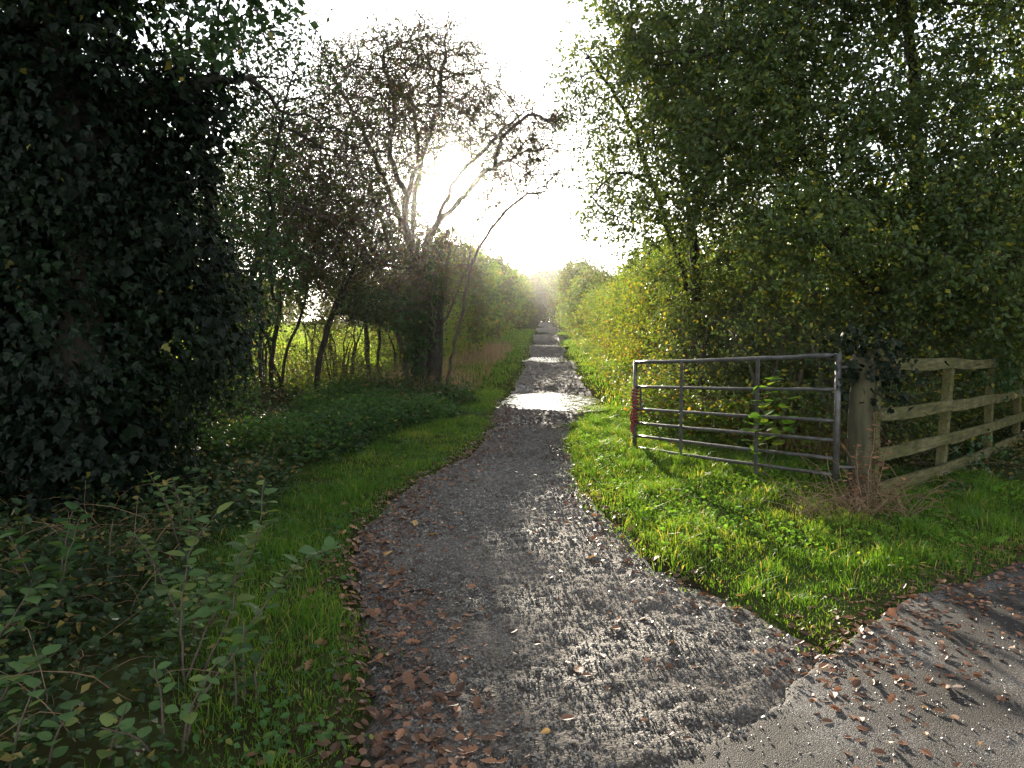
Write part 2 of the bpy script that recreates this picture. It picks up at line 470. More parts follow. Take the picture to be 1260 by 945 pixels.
for p in PUD:
    lv = pud_level(p)
    t = np.linspace(0, 2 * math.pi, 49)[:-1]
    rr = np.array([0.0, 0.5, 1.0])
    vv = [(p[0], p[1], lv)]
    for k in (0.6, 1.25):
        for a in t:
            vv.append((p[0] + k * p[2] * math.cos(a), p[1] + k * p[3] * math.sin(a), lv))
    ff = []
    n = len(t)
    for i in range(n):
        j = (i + 1) % n
        ff.append((0, 1 + i, 1 + j, 1 + j))
        ff.append((1 + i, 1 + n + i, 1 + n + j, 1 + j))
    me = bpy.data.meshes.new('puddle')
    me.from_pydata(vv, [], [f if f[2] != f[3] else f[:3] for f in ff])
    me.materials.append(M['water'])
    o = bpy.data.objects.new('puddle', me); COL.objects.link(o); o['kind'] = 'structure'


def surf_h(x, y):
    """height of the topmost of ground, lane and road"""
    x = np.asarray(x, float); y = np.asarray(y, float)
    a = ground_h(x, y)
    b = path_h(x, y) - 0.15 * smooth(0.02, -0.25, inside_path(x, y)) - 0.055 * smooth(-0.12, 0.45, road_d(x, y))
    l, r = np.interp(y, YL, XL), np.interp(y, YL, XR)
    b = np.where((x > l - 0.4) & (x < r + 0.4), b, -9)
    rd = road_d(x, y)
    c = base_h(x, y) + 0.003 - 0.14 * smooth(0.05, -0.10, rd)
    c = np.where(rd > -0.1, c, -9)
    return np.maximum(np.maximum(a, b), c)


# ------------------------------------------------------------------ leaf and twig builders
def tmpl(verts, tris):
    return np.array(verts, float), np.array(tris, int)


T_OVAL = tmpl([(0, 0, 0), (1, 0, -0.10), (0.28, 0.27, 0.07), (0.68, 0.23, 0.02), (0.28, -0.27, 0.07), (0.68, -0.23, 0.02)],
              [(0, 3, 2), (0, 1, 3), (0, 4, 5), (0, 5, 1)])
T_RHOMB = tmpl([(0, 0, 0), (0.5, 0.30, 0.07), (1, 0, -0.05), (0.5, -0.30, 0.07)], [(0, 2, 1), (0, 3, 2)])
T_IVY = tmpl([(0.22, 0, 0), (0, 0, 0.02), (0.02, 0.22, 0), (0.22, 0.48, -0.06), (0.42, 0.24, 0.02), (0.62, 0.36, -0.04),
              (1.0, 0, -0.12), (0.62, -0.36, -0.04), (0.42, -0.24, 0.02), (0.22, -0.48, -0.06), (0.02, -0.22, 0)],
             [(0, 2, 1), (0, 3, 2), (0, 4, 3), (0, 6, 4), (4, 6, 5), (0, 8, 6), (8, 7, 6), (0, 9, 8), (0, 10, 9), (0, 1, 10)])


T_IVY3 = tmpl([(0, 0, 0), (0.15, 0.42, -0.04), (0.5, 0.2, 0.02), (1, 0, -0.1), (0.5, -0.2, 0.02), (0.15, -0.42, -0.04)], [(0, 2, 1), (0, 3, 2), (0, 4, 3), (0, 5, 4)])


def _oak():
    out = [(0, 0.015)]
    for x, w in [(0.10, 0.05), (0.2, 0.17), (0.29, 0.11), (0.40, 0.27), (0.50, 0.15), (0.62, 0.31), (0.73, 0.18), (0.83, 0.24), (0.93, 0.13)]:
        out.append((x, w))
    v = []; mid = []
    for x, w in out:
        z = 1.5 * w * w + 0.35 * (x - 0.5) ** 2
        v.append((x, w, z)); v.append((x, -w, z * 0.6)); v.append((x, 0, 0.35 * (x - 0.5) ** 2 - 0.02))
    n = len(out)
    v.append((1.0, 0, 0.09))
    t = []
    for i in range(n - 1):
        a, b = 3 * i, 3 * (i + 1)
        t += [(a, a + 2, b + 2), (a, b + 2, b), (a + 2, a + 1, b + 1), (a + 2, b + 1, b + 2)]
    a = 3 * (n - 1)
    t += [(a, a + 2, 3 * n), (a + 2, a + 1, 3 * n)]
    return tmpl(v, t)


T_OAK = _oak()


def leaf_verts(P, Nn, U, S, T, aspect=1.0):
    tv, tf = T
    Nn = norm(Nn)
    U = U - Nn * np.sum(U * Nn, -1, keepdims=True)
    U = norm(U)
    W = np.cross(Nn, U)
    S = np.asarray(S)[:, None, None]
    V = P[:, None, :] + S * (tv[None, :, 0:1] * U[:, None, :] + aspect * tv[None, :, 1:2] * W[:, None, :] + tv[None, :, 2:3] * Nn[:, None, :])
    F = tf[None] + (np.arange(len(P)) * len(tv))[:, None, None]
    return V.reshape(-1, 3), F.reshape(-1, 3), len(tf)


def leaves(name, P, Nn, U, S, T, mat, parent, tint, loc=None, kind=None, aspect=1.0):
    V, F, k = leaf_verts(P, Nn, U, S, T, aspect)
    return build(name, V, F, mat, parent, np.repeat(tint, k), loc=loc, kind=kind)


class Tubes:
    def __init__(s):
        s.v = []; s.f = []; s.n = 0

    def add(s, P, r, k=None):
        P = np.asarray(P, float); r = np.asarray(r, float)
        if r.ndim == 0: r = np.full(len(P), float(r))
        if k is None:
            k = 9 if r[0] > 0.06 else (6 if r[0] > 0.03 else (4 if r[0] > 0.016 else 3))
        t = np.gradient(P, axis=0); t = norm(t)
        ref = np.array([1.0, 0, 0]) if abs(t[0][0]) < 0.7 else np.array([0, 1.0, 0])
        a = norm(np.cross(t, ref)); b = np.cross(t, a)
        an = np.arange(k) * 2 * math.pi / k
        ring = P[:, None, :] + r[:, None, None] * (np.cos(an)[None, :, None] * a[:, None, :] + np.sin(an)[None, :, None] * b[:, None, :])
        m = len(P)
        i = (np.arange(m - 1)[:, None] * k + np.arange(k)[None, :]).ravel()
        j = (np.arange(m - 1)[:, None] * k + ((np.arange(k) + 1) % k)[None, :]).ravel()
        s.v.append(ring.reshape(-1, 3)); s.f.append(np.stack([i, j, j + k, i + k], 1) + s.n); s.n += m * k

    def bulk(s, P, r0, r1):
        """many thin three-sided tubes at once, P is (n, m, 3)"""
        n, m, _ = P.shape
        if n == 0: return
        t = np.gradient(P, axis=1); t = norm(t)
        ref = np.array([0.31, 0.52, 0.79])
        a = norm(np.cross(t, ref)); b = np.cross(t, a)
        rad = r0 + (r1 - r0) * np.linspace(0, 1, m)
        an = np.arange(3) * 2 * math.pi / 3
        ring = P[:, :, None, :] + rad[None, :, None, None] * (np.cos(an)[None, None, :, None] * a[:, :, None, :] + np.sin(an)[None, None, :, None] * b[:, :, None, :])
        i = (np.arange(m - 1)[:, None] * 3 + np.arange(3)[None, :]).ravel()
        j = (np.arange(m - 1)[:, None] * 3 + ((np.arange(3) + 1) % 3)[None, :]).ravel()
        q = np.stack([i, j, j + 3, i + 3], 1)
        F = q[None] + (np.arange(n) * m * 3)[:, None, None] + s.n
        s.v.append(ring.reshape(-1, 3)); s.f.append(F.reshape(-1, 4)); s.n += n * m * 3

    def build(s, name, mat, parent=None, loc=None, kind=None):
        return build(name, np.concatenate(s.v), np.concatenate(s.f), mat, parent, sm=True, loc=loc, kind=kind)


def in_lumps(lumps, n, rng, shell=2.4):
    vol = np.array([l[1][0] * l[1][1] * l[1][2] for l in lumps]); vol = vol / vol.sum()
    idx = rng.choice(len(lumps), n, p=vol)
    d = norm(rng.normal(size=(n, 3)))
    rr = rng.random(n) ** (1 / shell)
    C = np.array([l[0] for l in lumps])[idx]; Rr = np.array([l[1] for l in lumps])[idx]
    return C + d * rr[:, None] * Rr


def billows(lumps, n, r0, r1, rng, zmin=-9):
    """many small leafy billows over the outside of a few big ones"""
    out = []
    ar = np.array([(l[1][0] * l[1][1] + l[1][1] * l[1][2] + l[1][0] * l[1][2]) for l in lumps]); ar = ar / ar.sum()
    C = np.array([l[0] for l in lumps]); Q = np.array([l[1] for l in lumps])
    while len(out) < n:
        k = rng.choice(len(lumps), p=ar)
        d = norm(rng.normal(size=3))
        c = C[k] + d * Q[k] * rng.uniform(0.75, 1.0)
        if c[2] < zmin: continue
        if any(np.linalg.norm((c - C[j]) / Q[j]) < 0.65 for j in range(len(lumps)) if j != k): continue
        r = rng.uniform(r0, r1)
        out.append((c, (r, r, r * 0.75)))
    return out


def polyline(pts, step=0.2, wob=0.0, rng=None):
    pts = np.asarray(pts, float)
    # Catmull-Rom
    P = np.vstack([2 * pts[0] - pts[1], pts, 2 * pts[-1] - pts[-2]])
    out = []
    for i in range(1, len(P) - 2):
        n = max(2, int(np.linalg.norm(P[i + 1] - P[i]) / step))
        for t in np.linspace(0, 1, n, endpoint=False):
            out.append(0.5 * ((2 * P[i]) + (-P[i - 1] + P[i + 1]) * t + (2 * P[i - 1] - 5 * P[i] + 4 * P[i + 1] - P[i + 2]) * t * t + (-P[i - 1] + 3 * P[i] - 3 * P[i + 1] + P[i + 2]) * t ** 3))
    out.append(pts[-1])
    out = np.array(out)
    if wob and rng is not None:
        out[1:-1] += rng.normal(size=(len(out) - 2, 3)) * wob
    return out


def colonize(stems, attr, rng, step=0.2, di=1.6, dk=0.35, iters=90, up=0.05, jit=0.16, own=False):
    """grow a branch skeleton from given stems (polylines; each may start on an earlier one) into a cloud of points"""
    nodes = []; par = []
    for st in stems:
        st = polyline(st, step, 0.02, rng)
        if nodes:
            A = np.array(nodes); k = int(np.argmin(np.linalg.norm(A - st[0], axis=1)))
            if own or np.linalg.norm(A[k] - st[0]) > 0.8: k = -1
        else: k = -1
        start = 0 if k == -1 else 1
        for i in range(start, len(st)):
            par.append(k); nodes.append(st[i]); k = len(nodes) - 1
    nodes = np.array(nodes); par = list(par)
    d = np.linalg.norm(attr[:, None, :] - nodes[None], axis=2)
    ni = np.argmin(d, 1); nd = d[np.arange(len(attr)), ni]
    alive = nd > dk
    for it in range(iters):
        act = alive & (nd < di)
        if act.sum() < 40:
            act = alive & (nd < di * 2.5)
        if not act.any(): break
        idx = ni[act]
        dirs = np.zeros_like(nodes)
        np.add.at(dirs, idx, norm(attr[act] - nodes[idx]))
        src = np.unique(idx)
        dv = norm(dirs[src]) + UP * up + rng.normal(size=(len(src), 3)) * jit
        new = nodes[src] + norm(dv) * step
        base = len(nodes)
        nodes = np.vstack([nodes, new]); par += src.tolist()
        av = np.where(alive)[0]
        dn = np.linalg.norm(attr[av][:, None, :] - new[None], axis=2)
        m = np.argmin(dn, 1); md = dn[np.arange(len(av)), m]
        b = md < nd[av]
        nd[av[b]] = md[b]; ni[av[b]] = base + m[b]
        alive &= nd > dk
    return nodes, np.array(par)


def radii(nodes, par, tip=0.004, p=2.3, rmax=0.1):
    """pipe model: the exponent is chosen so that the thickest stem comes out at rmax"""
    n = len(nodes)
    par_l = par.tolist()

    def run(p):
        acc = [0.0] * n; r = [0.0] * n
        for i in range(n - 1, -1, -1):
            r[i] = max(tip, acc[i] ** (1 / p)) if acc[i] > 0 else tip
            q = par_l[i]
            if q >= 0: acc[q] += r[i] ** p
        return np.array(r)
    lo, hi = 1.2, 4.0
    for _ in range(9):
        p = 0.5 * (lo + hi); r = run(p)
        if r.max() > rmax: lo = p
        else: hi = p
    # taper along unbranched bare stems
    return r


def skeleton_tubes(T, nodes, par, r):
    n = len(nodes)
    main = np.full(n, -1)
    for i in range(n):
        q = par[i]
        if q >= 0 and (main[q] < 0 or r[i] > r[main[q]]): main[q] = i
    for i in range(n):
        if par[i] >= 0 and main[par[i]] == i: continue
        ch = [i]
        while main[ch[-1]] >= 0: ch.append(main[ch[-1]])
        P = nodes[ch]; rr = r[ch]
        if par[i] >= 0:
            P = np.vstack([nodes[par[i]], P]); rr = np.concatenate([[min(r[par[i]], rr[0] * 1.15)], rr])
        if len(P) > 1: T.add(P, rr)


def twigs(nodes, par, r, rng, thr, per, length, droop=-0.1, m=4, out=0.8):
    """fine twigs sprouting from thin branches; returns (n, m, 3)"""
    thin = np.where((r < thr) & (par >= 0))[0]
    src = np.repeat(thin, per)
    bd = norm(nodes[src] - nodes[par[src]])
    d = norm(bd * out + rng.normal(size=(len(src), 3)) * 0.8)
    L = length * rng.uniform(0.45, 1.3, len(src))
    P = np.zeros((len(src), m, 3)); P[:, 0] = nodes[src]
    for k in range(1, m):
        d = norm(d + rng.normal(size=d.shape) * 0.22 + UP * droop)
        P[:, k] = P[:, k - 1] + d * (L / (m - 1))[:, None]
    return P


def leaves_on(P, rng, per, size, spread=0.05, upb=0.6, droop=0.3, skip=1):
    """leaf placements along twig polylines P (n, m, 3)"""
    n, m, _ = P.shape
    i = rng.integers(0, n, n * per); t = rng.random(n * per) * (m - 1)
    t = np.maximum(t, skip * rng.random(n * per))
    a = np.floor(t).astype(int); a = np.minimum(a, m - 2); f = (t - a)[:, None]
    pos = P[i, a] * (1 - f) + P[i, a + 1] * f
    dirn = norm(P[i, a + 1] - P[i, a])
    pos = pos + rng.normal(size=pos.shape) * spread
    U = norm(dirn * 0.6 + rng.normal(size=pos.shape) * 0.7 - UP * droop)
    Nn = norm(rng.normal(size=pos.shape) * 0.75 + UP * upb)
    S = size * rng.uniform(0.6, 1.25, len(pos))
    return pos, Nn, U, S


def tints(pos, rng, scale=0.9, amt=0.5, rare=0.03):
    t = 0.42 + amt * (fbm(pos[:, 0] * scale + pos[:, 2] * 0.7, pos[:, 1] * scale + pos[:, 2] * scale, 91, 3)) * 1.6 + rng.normal(size=len(pos)) * 0.14
    t = np.clip(t, 0, 0.9)
    t[rng.random(len(pos)) < rare] = rng.uniform(0.93, 1.0)
    return t


def gz(x, y):
    return float(surf_h(np.array([x]), np.array([y]))[0])

#@@MAIN
def make_tree(name, label, cat, base, stems, lumps, seed, nattr=900, step=0.22, di=1.8, dk=0.4, rmax=0.14, tip=0.004,
              tw0=0.003, twig_thr=0.02, twig_per=2, twig_len=0.4, droop=-0.08, leaf_per=8, leaf_size=0.05, T=T_RHOMB, lmat='tree_r',
              bmat='bark', spread=0.05, upb=0.6, rare=0.03, group=None, shell=2.4, own=False, berries=0, up=0.05, amt=0.5, toff=0.0, bil=None, gap=None, tm=3):
    rng = np.random.default_rng(seed)
    base = np.asarray(base, float)
    root = thing(name, label, cat, base, group)
    if bil:
        bl = billows(lumps, bil[0], bil[1], bil[2], rng, base[2] + 0.3)
        at = np.vstack([in_lumps(bl, int(nattr * 0.75), rng, 2.6), in_lumps(lumps, nattr - int(nattr * 0.75), rng, shell)])
    else:
        at = in_lumps(lumps, nattr, rng, shell)
    at = at[at[:, 2] > base[2] + 0.25]
    if gap is not None:                       # opening cut into the crown so the sun's glow shows through
        at = at[np.linalg.norm((at - gap[0]) / gap[1], axis=1) > 1]
    nodes, par = colonize(stems, at, rng, step, di, dk, up=up, own=own)
    r = radii(nodes, par, tip, 2.4, rmax)
    tb = Tubes(); skeleton_tubes(tb, nodes, par, r)
    tw = twigs(nodes, par, r, rng, twig_thr, twig_per, twig_len, droop, tm)
    tb.bulk(tw, tw0, tw0 * 0.5)
    tb.build('trunk', M[bmat], root, loc=base)
    if leaf_per:
        pos, Nn, U, S = leaves_on(tw, rng, leaf_per, leaf_size, spread, upb)
        leaves('crown', pos, Nn, U, S, T, M[lmat], root, np.clip(tints(pos, rng, rare=rare, amt=amt) + toff, 0, 1), loc=base)
    if berries:
        i = rng.integers(0, len(tw), berries)
        pos = tw[i, -1] + rng.normal(size=(berries, 3)) * 0.03
        o = octa(pos, rng.uniform(0.005, 0.009, berries), rng)
        build('berries', o[0], o[1], M['berry'], root, sm=True, loc=base, kind='stuff')
    return root, nodes, par, r


def octa(pos, s, rng, flat=1.0, jit=0.25):
    n = len(pos)
    tv = np.array([(1, 0, 0), (-1, 0, 0), (0, 1, 0), (0, -1, 0), (0, 0, 1), (0, 0, -1)], float)
    tf = np.array([(0, 2, 4), (2, 1, 4), (1, 3, 4), (3, 0, 4), (2, 0, 5), (1, 2, 5), (3, 1, 5), (0, 3, 5)])
    sc = s[:, None, None] * (1 + jit * rng.normal(size=(n, 6, 1)).clip(-1.5, 1.5))
    a = rng.random(n) * 6.28
    ca, sa = np.cos(a)[:, None], np.sin(a)[:, None]
    x = tv[None, :, 0] * ca - tv[None, :, 1] * sa; y = tv[None, :, 0] * sa + tv[None, :, 1] * ca
    V = pos[:, None, :] + sc * np.stack([x, y, np.broadcast_to(tv[None, :, 2] * flat, x.shape)], -1)
    F = tf[None] + (np.arange(n) * 6)[:, None, None]
    return V.reshape(-1, 3), F.reshape(-1, 3)


def tetra(pos, s, rng, flat=0.7):
    n = len(pos)
    tv = np.array([(1, 0, -0.4), (-0.5, 0.87, -0.4), (-0.5, -0.87, -0.4), (0, 0, 1)], float)
    tf = np.array([(0, 1, 3), (1, 2, 3), (2, 0, 3), (0, 2, 1)])
    a = rng.random(n) * 6.28
    ca, sa = np.cos(a)[:, None], np.sin(a)[:, None]
    tv2 = tv[None] + rng.normal(size=(n, 4, 3)) * 0.25
    x = tv2[:, :, 0] * ca - tv2[:, :, 1] * sa; y = tv2[:, :, 0] * sa + tv2[:, :, 1] * ca
    V = pos[:, None, :] + s[:, None, None] * np.stack([x, y, tv2[:, :, 2] * flat], -1)
    F = tf[None] + (np.arange(n) * 4)[:, None, None]
    return V.reshape(-1, 3), F.reshape(-1, 3)


def ivy_shell(lumps, n, rng, depth=0.45, size=0.075, clump=45):
    """ivy leaves hung in clumps over a lumpy surface"""
    area = np.array([(l[1][0] * l[1][1] + l[1][1] * l[1][2] + l[1][0] * l[1][2]) for l in lumps]); area /= area.sum()
    nc = n // clump
    idx = rng.choice(len(lumps), nc, p=area)
    C = np.array([l[0] for l in lumps]); Q = np.array([l[1] for l in lumps])
    d = norm(rng.normal(size=(nc, 3)))
    rad = 1 - rng.random(nc) ** 2 * depth * 0.8 + 0.16 * fbm(d[:, 0] * 3 + idx, d[:, 2] * 3 + d[:, 1] * 2, 11, 2)
    cc = C[idx] + d * Q[idx] * rad[:, None]
    cn = norm(d / Q[idx])
    keep = np.ones(nc, bool)
    for k in range(len(lumps)):
        q = np.linalg.norm((cc - C[k]) / Q[k], axis=1)
        keep &= (q > 0.55) | (idx == k)
    cc, cn = cc[keep], cn[keep]
    i = np.repeat(np.arange(len(cc)), clump)
    off = rng.normal(size=(len(i), 3)) * np.array([0.17, 0.17, 0.15])
    off -= cn[i] * np.sum(off * cn[i], 1, keepdims=True) * 0.6
    pos = cc[i] + off - cn[i] * (np.linalg.norm(off, axis=1) ** 2)[:, None] * 0.9
    Nn = norm(cn[i] * 0.8 + UP * 0.45 + rng.normal(size=pos.shape) * 0.38)
    U = norm(-UP + cn[i] * 0.25 + rng.normal(size=pos.shape) * 0.35)
    S = size * rng.uniform(0.55, 1.25, len(i))
    return pos, Nn, U, S


# ------------------------------------------------------------------ the dark ivy-clad tree on the left
rng = np.random.default_rng(101)
b = np.array([-3.85, 6.9, gz(-3.85, 6.9)])
ivt = thing('ivy_clad_tree', 'big dark tree smothered in glossy ivy with an overhanging crown', 'tree', b)
stems = [[b - UP * 0.3, (-3.8, 6.85, 1.5), (-3.55, 6.6, 2.9), (-3.7, 6.3, 4.2), (-3.4, 5.8, 5.6), (-3.2, 5.0, 6.6)],
         [(-3.55, 6.6, 2.9), unproject(150, 135, 6.6), unproject(235, 108, 6.7), unproject(308, 98, 7.2), unproject(345, 132, 7.6), unproject(372, 138, 7.9), unproject(400, 158, 8.2), unproject(428, 160, 8.6), unproject(455, 178, 8.9)],
         [unproject(308, 98, 7.2), unproject(335, 148, 7.5), unproject(380, 170, 8.0), unproject(420, 192, 8.6), unproject(470, 215, 9.2)],
         [unproject(308, 98, 7.2), unproject(345, 92, 7.4), unproject(372, 88, 7.6)],
         [unproject(345, 130, 7.6), unproject(352, 120, 7.8), unproject(420, 130, 8.4)],
         [(-3.7, 6.3, 4.2), (-4.6, 5.6, 5.4), (-5.2, 4.2, 6.2)],
         [(-3.4, 5.8, 5.6), (-2.4, 4.6, 6.2), (-2.2, 3.2, 6.6)],
         [(-3.8, 6.85, 1.5), (-4.9, 6.9, 3.0), (-5.8, 6.8, 4.4), (-6.4, 6.5, 5.6)]]
crown_l = [((-3.4, 6.0, 5.6), (2.0, 1.9, 1.6)), ((-4.6, 3.2, 6.3), (2.6, 2.8, 1.4)), ((-6.2, 6.8, 4.6), (1.9, 2.0, 2.0)), ((-2.75, 6.2, 4.6), (1.1, 1.0, 0.75)), ((-2.45, 6.2, 4.5), (0.65, 0.6, 0.5)), ((-2.5, 6.1, 4.75), (0.7, 0.65, 0.5)), ((-2.3, 6.3, 4.3), (0.4, 0.5, 0.35))]
at = np.vstack([in_lumps(crown_l, 3600, rng), in_lumps([(unproject(390, 120, 8.2), (1.1, 0.9, 0.7)), (unproject(470, 180, 9.0), (0.8, 0.8, 0.6))], 800, rng)])
nodes, par = colonize(stems, at, rng, 0.18, 1.8, 0.26)
r = radii(nodes, par, 0.005, 2.2, 0.22)
lm = smooth(6.55, 7.0, nodes[:, 1]) * (nodes[:, 0] > -3.3)
r = np.maximum(0.005, r * (1 - 0.5 * lm))
tb = Tubes(); skeleton_tubes(tb, nodes, par, r)
tw = twigs(nodes, par, r, rng, 0.016, 2, 0.4, -0.05)
tb.bulk(tw, 0.003, 0.0014)
tb.build('trunk', M['bark_dark'], ivt, loc=b)
crown_tw = tw[(tw[:, 0, 1] < 7.15)]
pos, Nn, U, S = leaves_on(crown_tw, rng, 14, 0.085, 0.07, 0.5)
leaves('crown', pos, Nn, U, S, T_RHOMB, M['holly'], ivt, tints(pos, rng, rare=0.02), loc=b, aspect=1.25)
limb_tw = tw[(tw[:, 0, 1] >= 7.15)]
pos, Nn, U, S = leaves_on(limb_tw, rng, 5, 0.036, 0.03, 0.5)
leaves('limb_leaves', pos, Nn, U, S, T_RHOMB, M['haw'], ivt, tints(pos, rng, rare=0.06), loc=b, kind='stuff')
ivl = [((-4.3, 6.8, 1.45), (1.55, 1.15, 1.5)), ((-4.5, 6.9, 3.1), (1.75, 1.3, 1.6)), ((-3.6, 6.5, 0.75), (0.95, 0.8, 0.75)), ((-3.35, 7.0, 2.55), (0.85, 0.8, 1.0)),
       ((-6.6, 6.6, 2.8), (1.8, 1.5, 3.0)), ((-3.8, 6.3, 4.3), (1.25, 1.1, 1.1)), ((-3.5, 5.9, 5.6), (0.8, 0.8, 1.0)), ((-3.62, 6.25, 3.3), (0.7, 0.55, 1.0)), (tuple(unproject(175, 124, 6.6)), (0.36, 0.3, 0.22)), (tuple(unproject(235, 110, 6.75)), (0.34, 0.28, 0.16)), ((-3.0, 6.9, 3.4), (0.6, 0.6, 0.6)), ((-3.15, 7.4, 1.75), (0.75, 0.8, 0.9)), ((-5.0, 5.9, 1.2), (0.8, 0.6, 1.2))]
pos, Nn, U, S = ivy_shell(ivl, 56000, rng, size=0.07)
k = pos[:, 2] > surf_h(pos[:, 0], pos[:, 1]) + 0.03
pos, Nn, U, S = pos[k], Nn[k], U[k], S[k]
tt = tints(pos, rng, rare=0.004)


def px_of(P):
    t = P[:, 1] * math.cos(PITCH) - (P[:, 2] - CAMZ) * math.sin(PITCH)
    u = P[:, 1] * math.sin(PITCH) + (P[:, 2] - CAMZ) * math.cos(PITCH)
    return 630 + FPX * P[:, 0] / t, 472.5 - FPX * u / t


def single_leaves(pos, Nn, U, S, tt, T, mat, parent, base, count, aspect=1.0, name='leaf'):
    """the leaves that show largest become objects of their own; returns the mask of the rest"""
    px, py = px_of(pos)
    vis = (px > 0) & (px < 1260) & (py > 0) & (py < 945)
    score = np.where(vis, S / pos[:, 1] * np.abs(np.sum(Nn * norm(pos - np.array([0, 0, CAMZ])), 1)), -1)
    pick = np.argsort(-score)[:count]
    protos = []
    tv, tf = T
    tv = tv * np.array([1, aspect, 1])
    for q in np.linspace(0.1, 0.95, 6):
        me = bpy.data.meshes.new(name)
        me.from_pydata(tv.tolist(), [], tf.tolist())
        a = me.attributes.new('tint', 'FLOAT', 'FACE'); a.data.foreach_set('value', np.full(len(tf), q, dtype=np.float32))
        me.materials.append(mat); protos.append(me)
    for i in pick:
        n_ = norm(Nn[i]); u_ = U[i] - n_ * np.dot(U[i], n_); u_ = norm(u_); w_ = np.cross(n_, u_)
        o = bpy.data.objects.new(name, protos[int(np.clip(tt[i] * 6, 0, 5))]); COL.objects.link(o)
        m4 = np.eye(4); m4[:3, 0] = u_ * S[i]; m4[:3, 1] = w_ * S[i]; m4[:3, 2] = n_ * S[i]; m4[:3, 3] = pos[i] - (base if parent is not None else 0)
        if parent is not None: o.parent = parent
        o.matrix_basis = Matrix(m4.tolist())
    rest = np.ones(len(pos), bool); rest[pick] = False
    return rest


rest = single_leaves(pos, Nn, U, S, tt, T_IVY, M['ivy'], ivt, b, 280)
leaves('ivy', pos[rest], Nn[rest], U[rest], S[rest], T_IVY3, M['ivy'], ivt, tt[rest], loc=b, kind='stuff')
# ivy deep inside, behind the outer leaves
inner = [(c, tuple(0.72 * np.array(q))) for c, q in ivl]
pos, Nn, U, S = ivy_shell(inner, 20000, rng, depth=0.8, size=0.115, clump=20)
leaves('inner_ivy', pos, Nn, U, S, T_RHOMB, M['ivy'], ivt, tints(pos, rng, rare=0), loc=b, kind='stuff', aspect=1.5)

# ------------------------------------------------------------------ the evergreen shrub tree behind it
b = (-4.1, 10.2, gz(-4.1, 10.2))
make_tree('evergreen_tree', 'dense dark evergreen tree between the ivy-clad tree and the field gap', 'tree', b,
          [[b, (-4.0, 10.1, 1.4), (-3.8, 10.0, 2.6), (-3.9, 10.0, 4.0)], [(-4.0, 10.1, 1.4), (-4.8, 10.3, 2.6), (-5.2, 10.4, 3.8)], [(-4.0, 10.1, 1.4), (-3.3, 9.8, 2.2), (-3.0, 9.8, 3.0)]],
          [((-3.7, 9.6, 2.5), (1.2, 1.1, 1.1)), ((-4.9, 10.0, 3.4), (1.5, 1.2, 1.5)), ((-3.9, 9.5, 4.1), (1.0, 1.0, 0.9)), ((-3.4, 9.4, 3.2), (0.9, 0.9, 0.7)), ((-3.2, 9.4, 4.3), (0.85, 0.9, 0.8)), ((-4.2, 9.2, 1.3), (1.2, 0.9, 0.9)), ((-6.6, 10.5, 3.0), (1.8, 1.3, 2.6)), ((-3.3, 9.0, 1.9), (0.7, 0.7, 0.7))],
          202, nattr=5200, dk=0.26, bil=(36, 0.4, 0.65), leaf_per=15, twig_per=2, leaf_size=0.062, T=T_RHOMB, lmat='holly', bmat='bark_dark', spread=0.06, upb=0.5, rare=0.02)

# thin multi-stemmed shrub at the field edge
b = (-4.35, 14.0, gz(-4.35, 14.0))
sts = []
for i, (dx, tx) in enumerate([(-0.35, -0.95), (-0.14, -0.2), (-0.02, 0.18), (0.12, 0.62), (0.24, -0.3), (0.75, 1.2)]):
    z0 = b[2]
    sts.append([(b[0] + dx, 14.0 + 0.15 * (i % 3), z0 - 0.1), (b[0] + dx + 0.3 * (tx - dx), 14.0, z0 + 0.7), (b[0] + tx, 14.1, z0 + 1.8)])
make_tree('thin_stemmed_shrub', 'shrub of several thin bare stems standing before the bright field', 'shrub', b, sts,
          [((-3.7, 14.2, 2.7), (1.7, 1.0, 0.95)), ((-4.6, 14.2, 3.8), (1.5, 1.1, 1.1)), ((-2.9, 14.3, 2.2), (0.9, 0.7, 0.5)), ((-3.6, 14.2, 2.05), (0.8, 0.6, 0.4)), ((-5.4, 14.2, 2.6), (1.2, 0.9, 1.2)), ((-3.2, 14.4, 3.8), (1.2, 0.9, 0.9))],
          303, nattr=2300, dk=0.25, tw0=0.004, leaf_per=12, twig_per=3, leaf_size=0.062, T=T_RHOMB, lmat='haw', bmat='bark_dark', rmax=0.055, rare=0.05, own=True, twig_len=0.45)

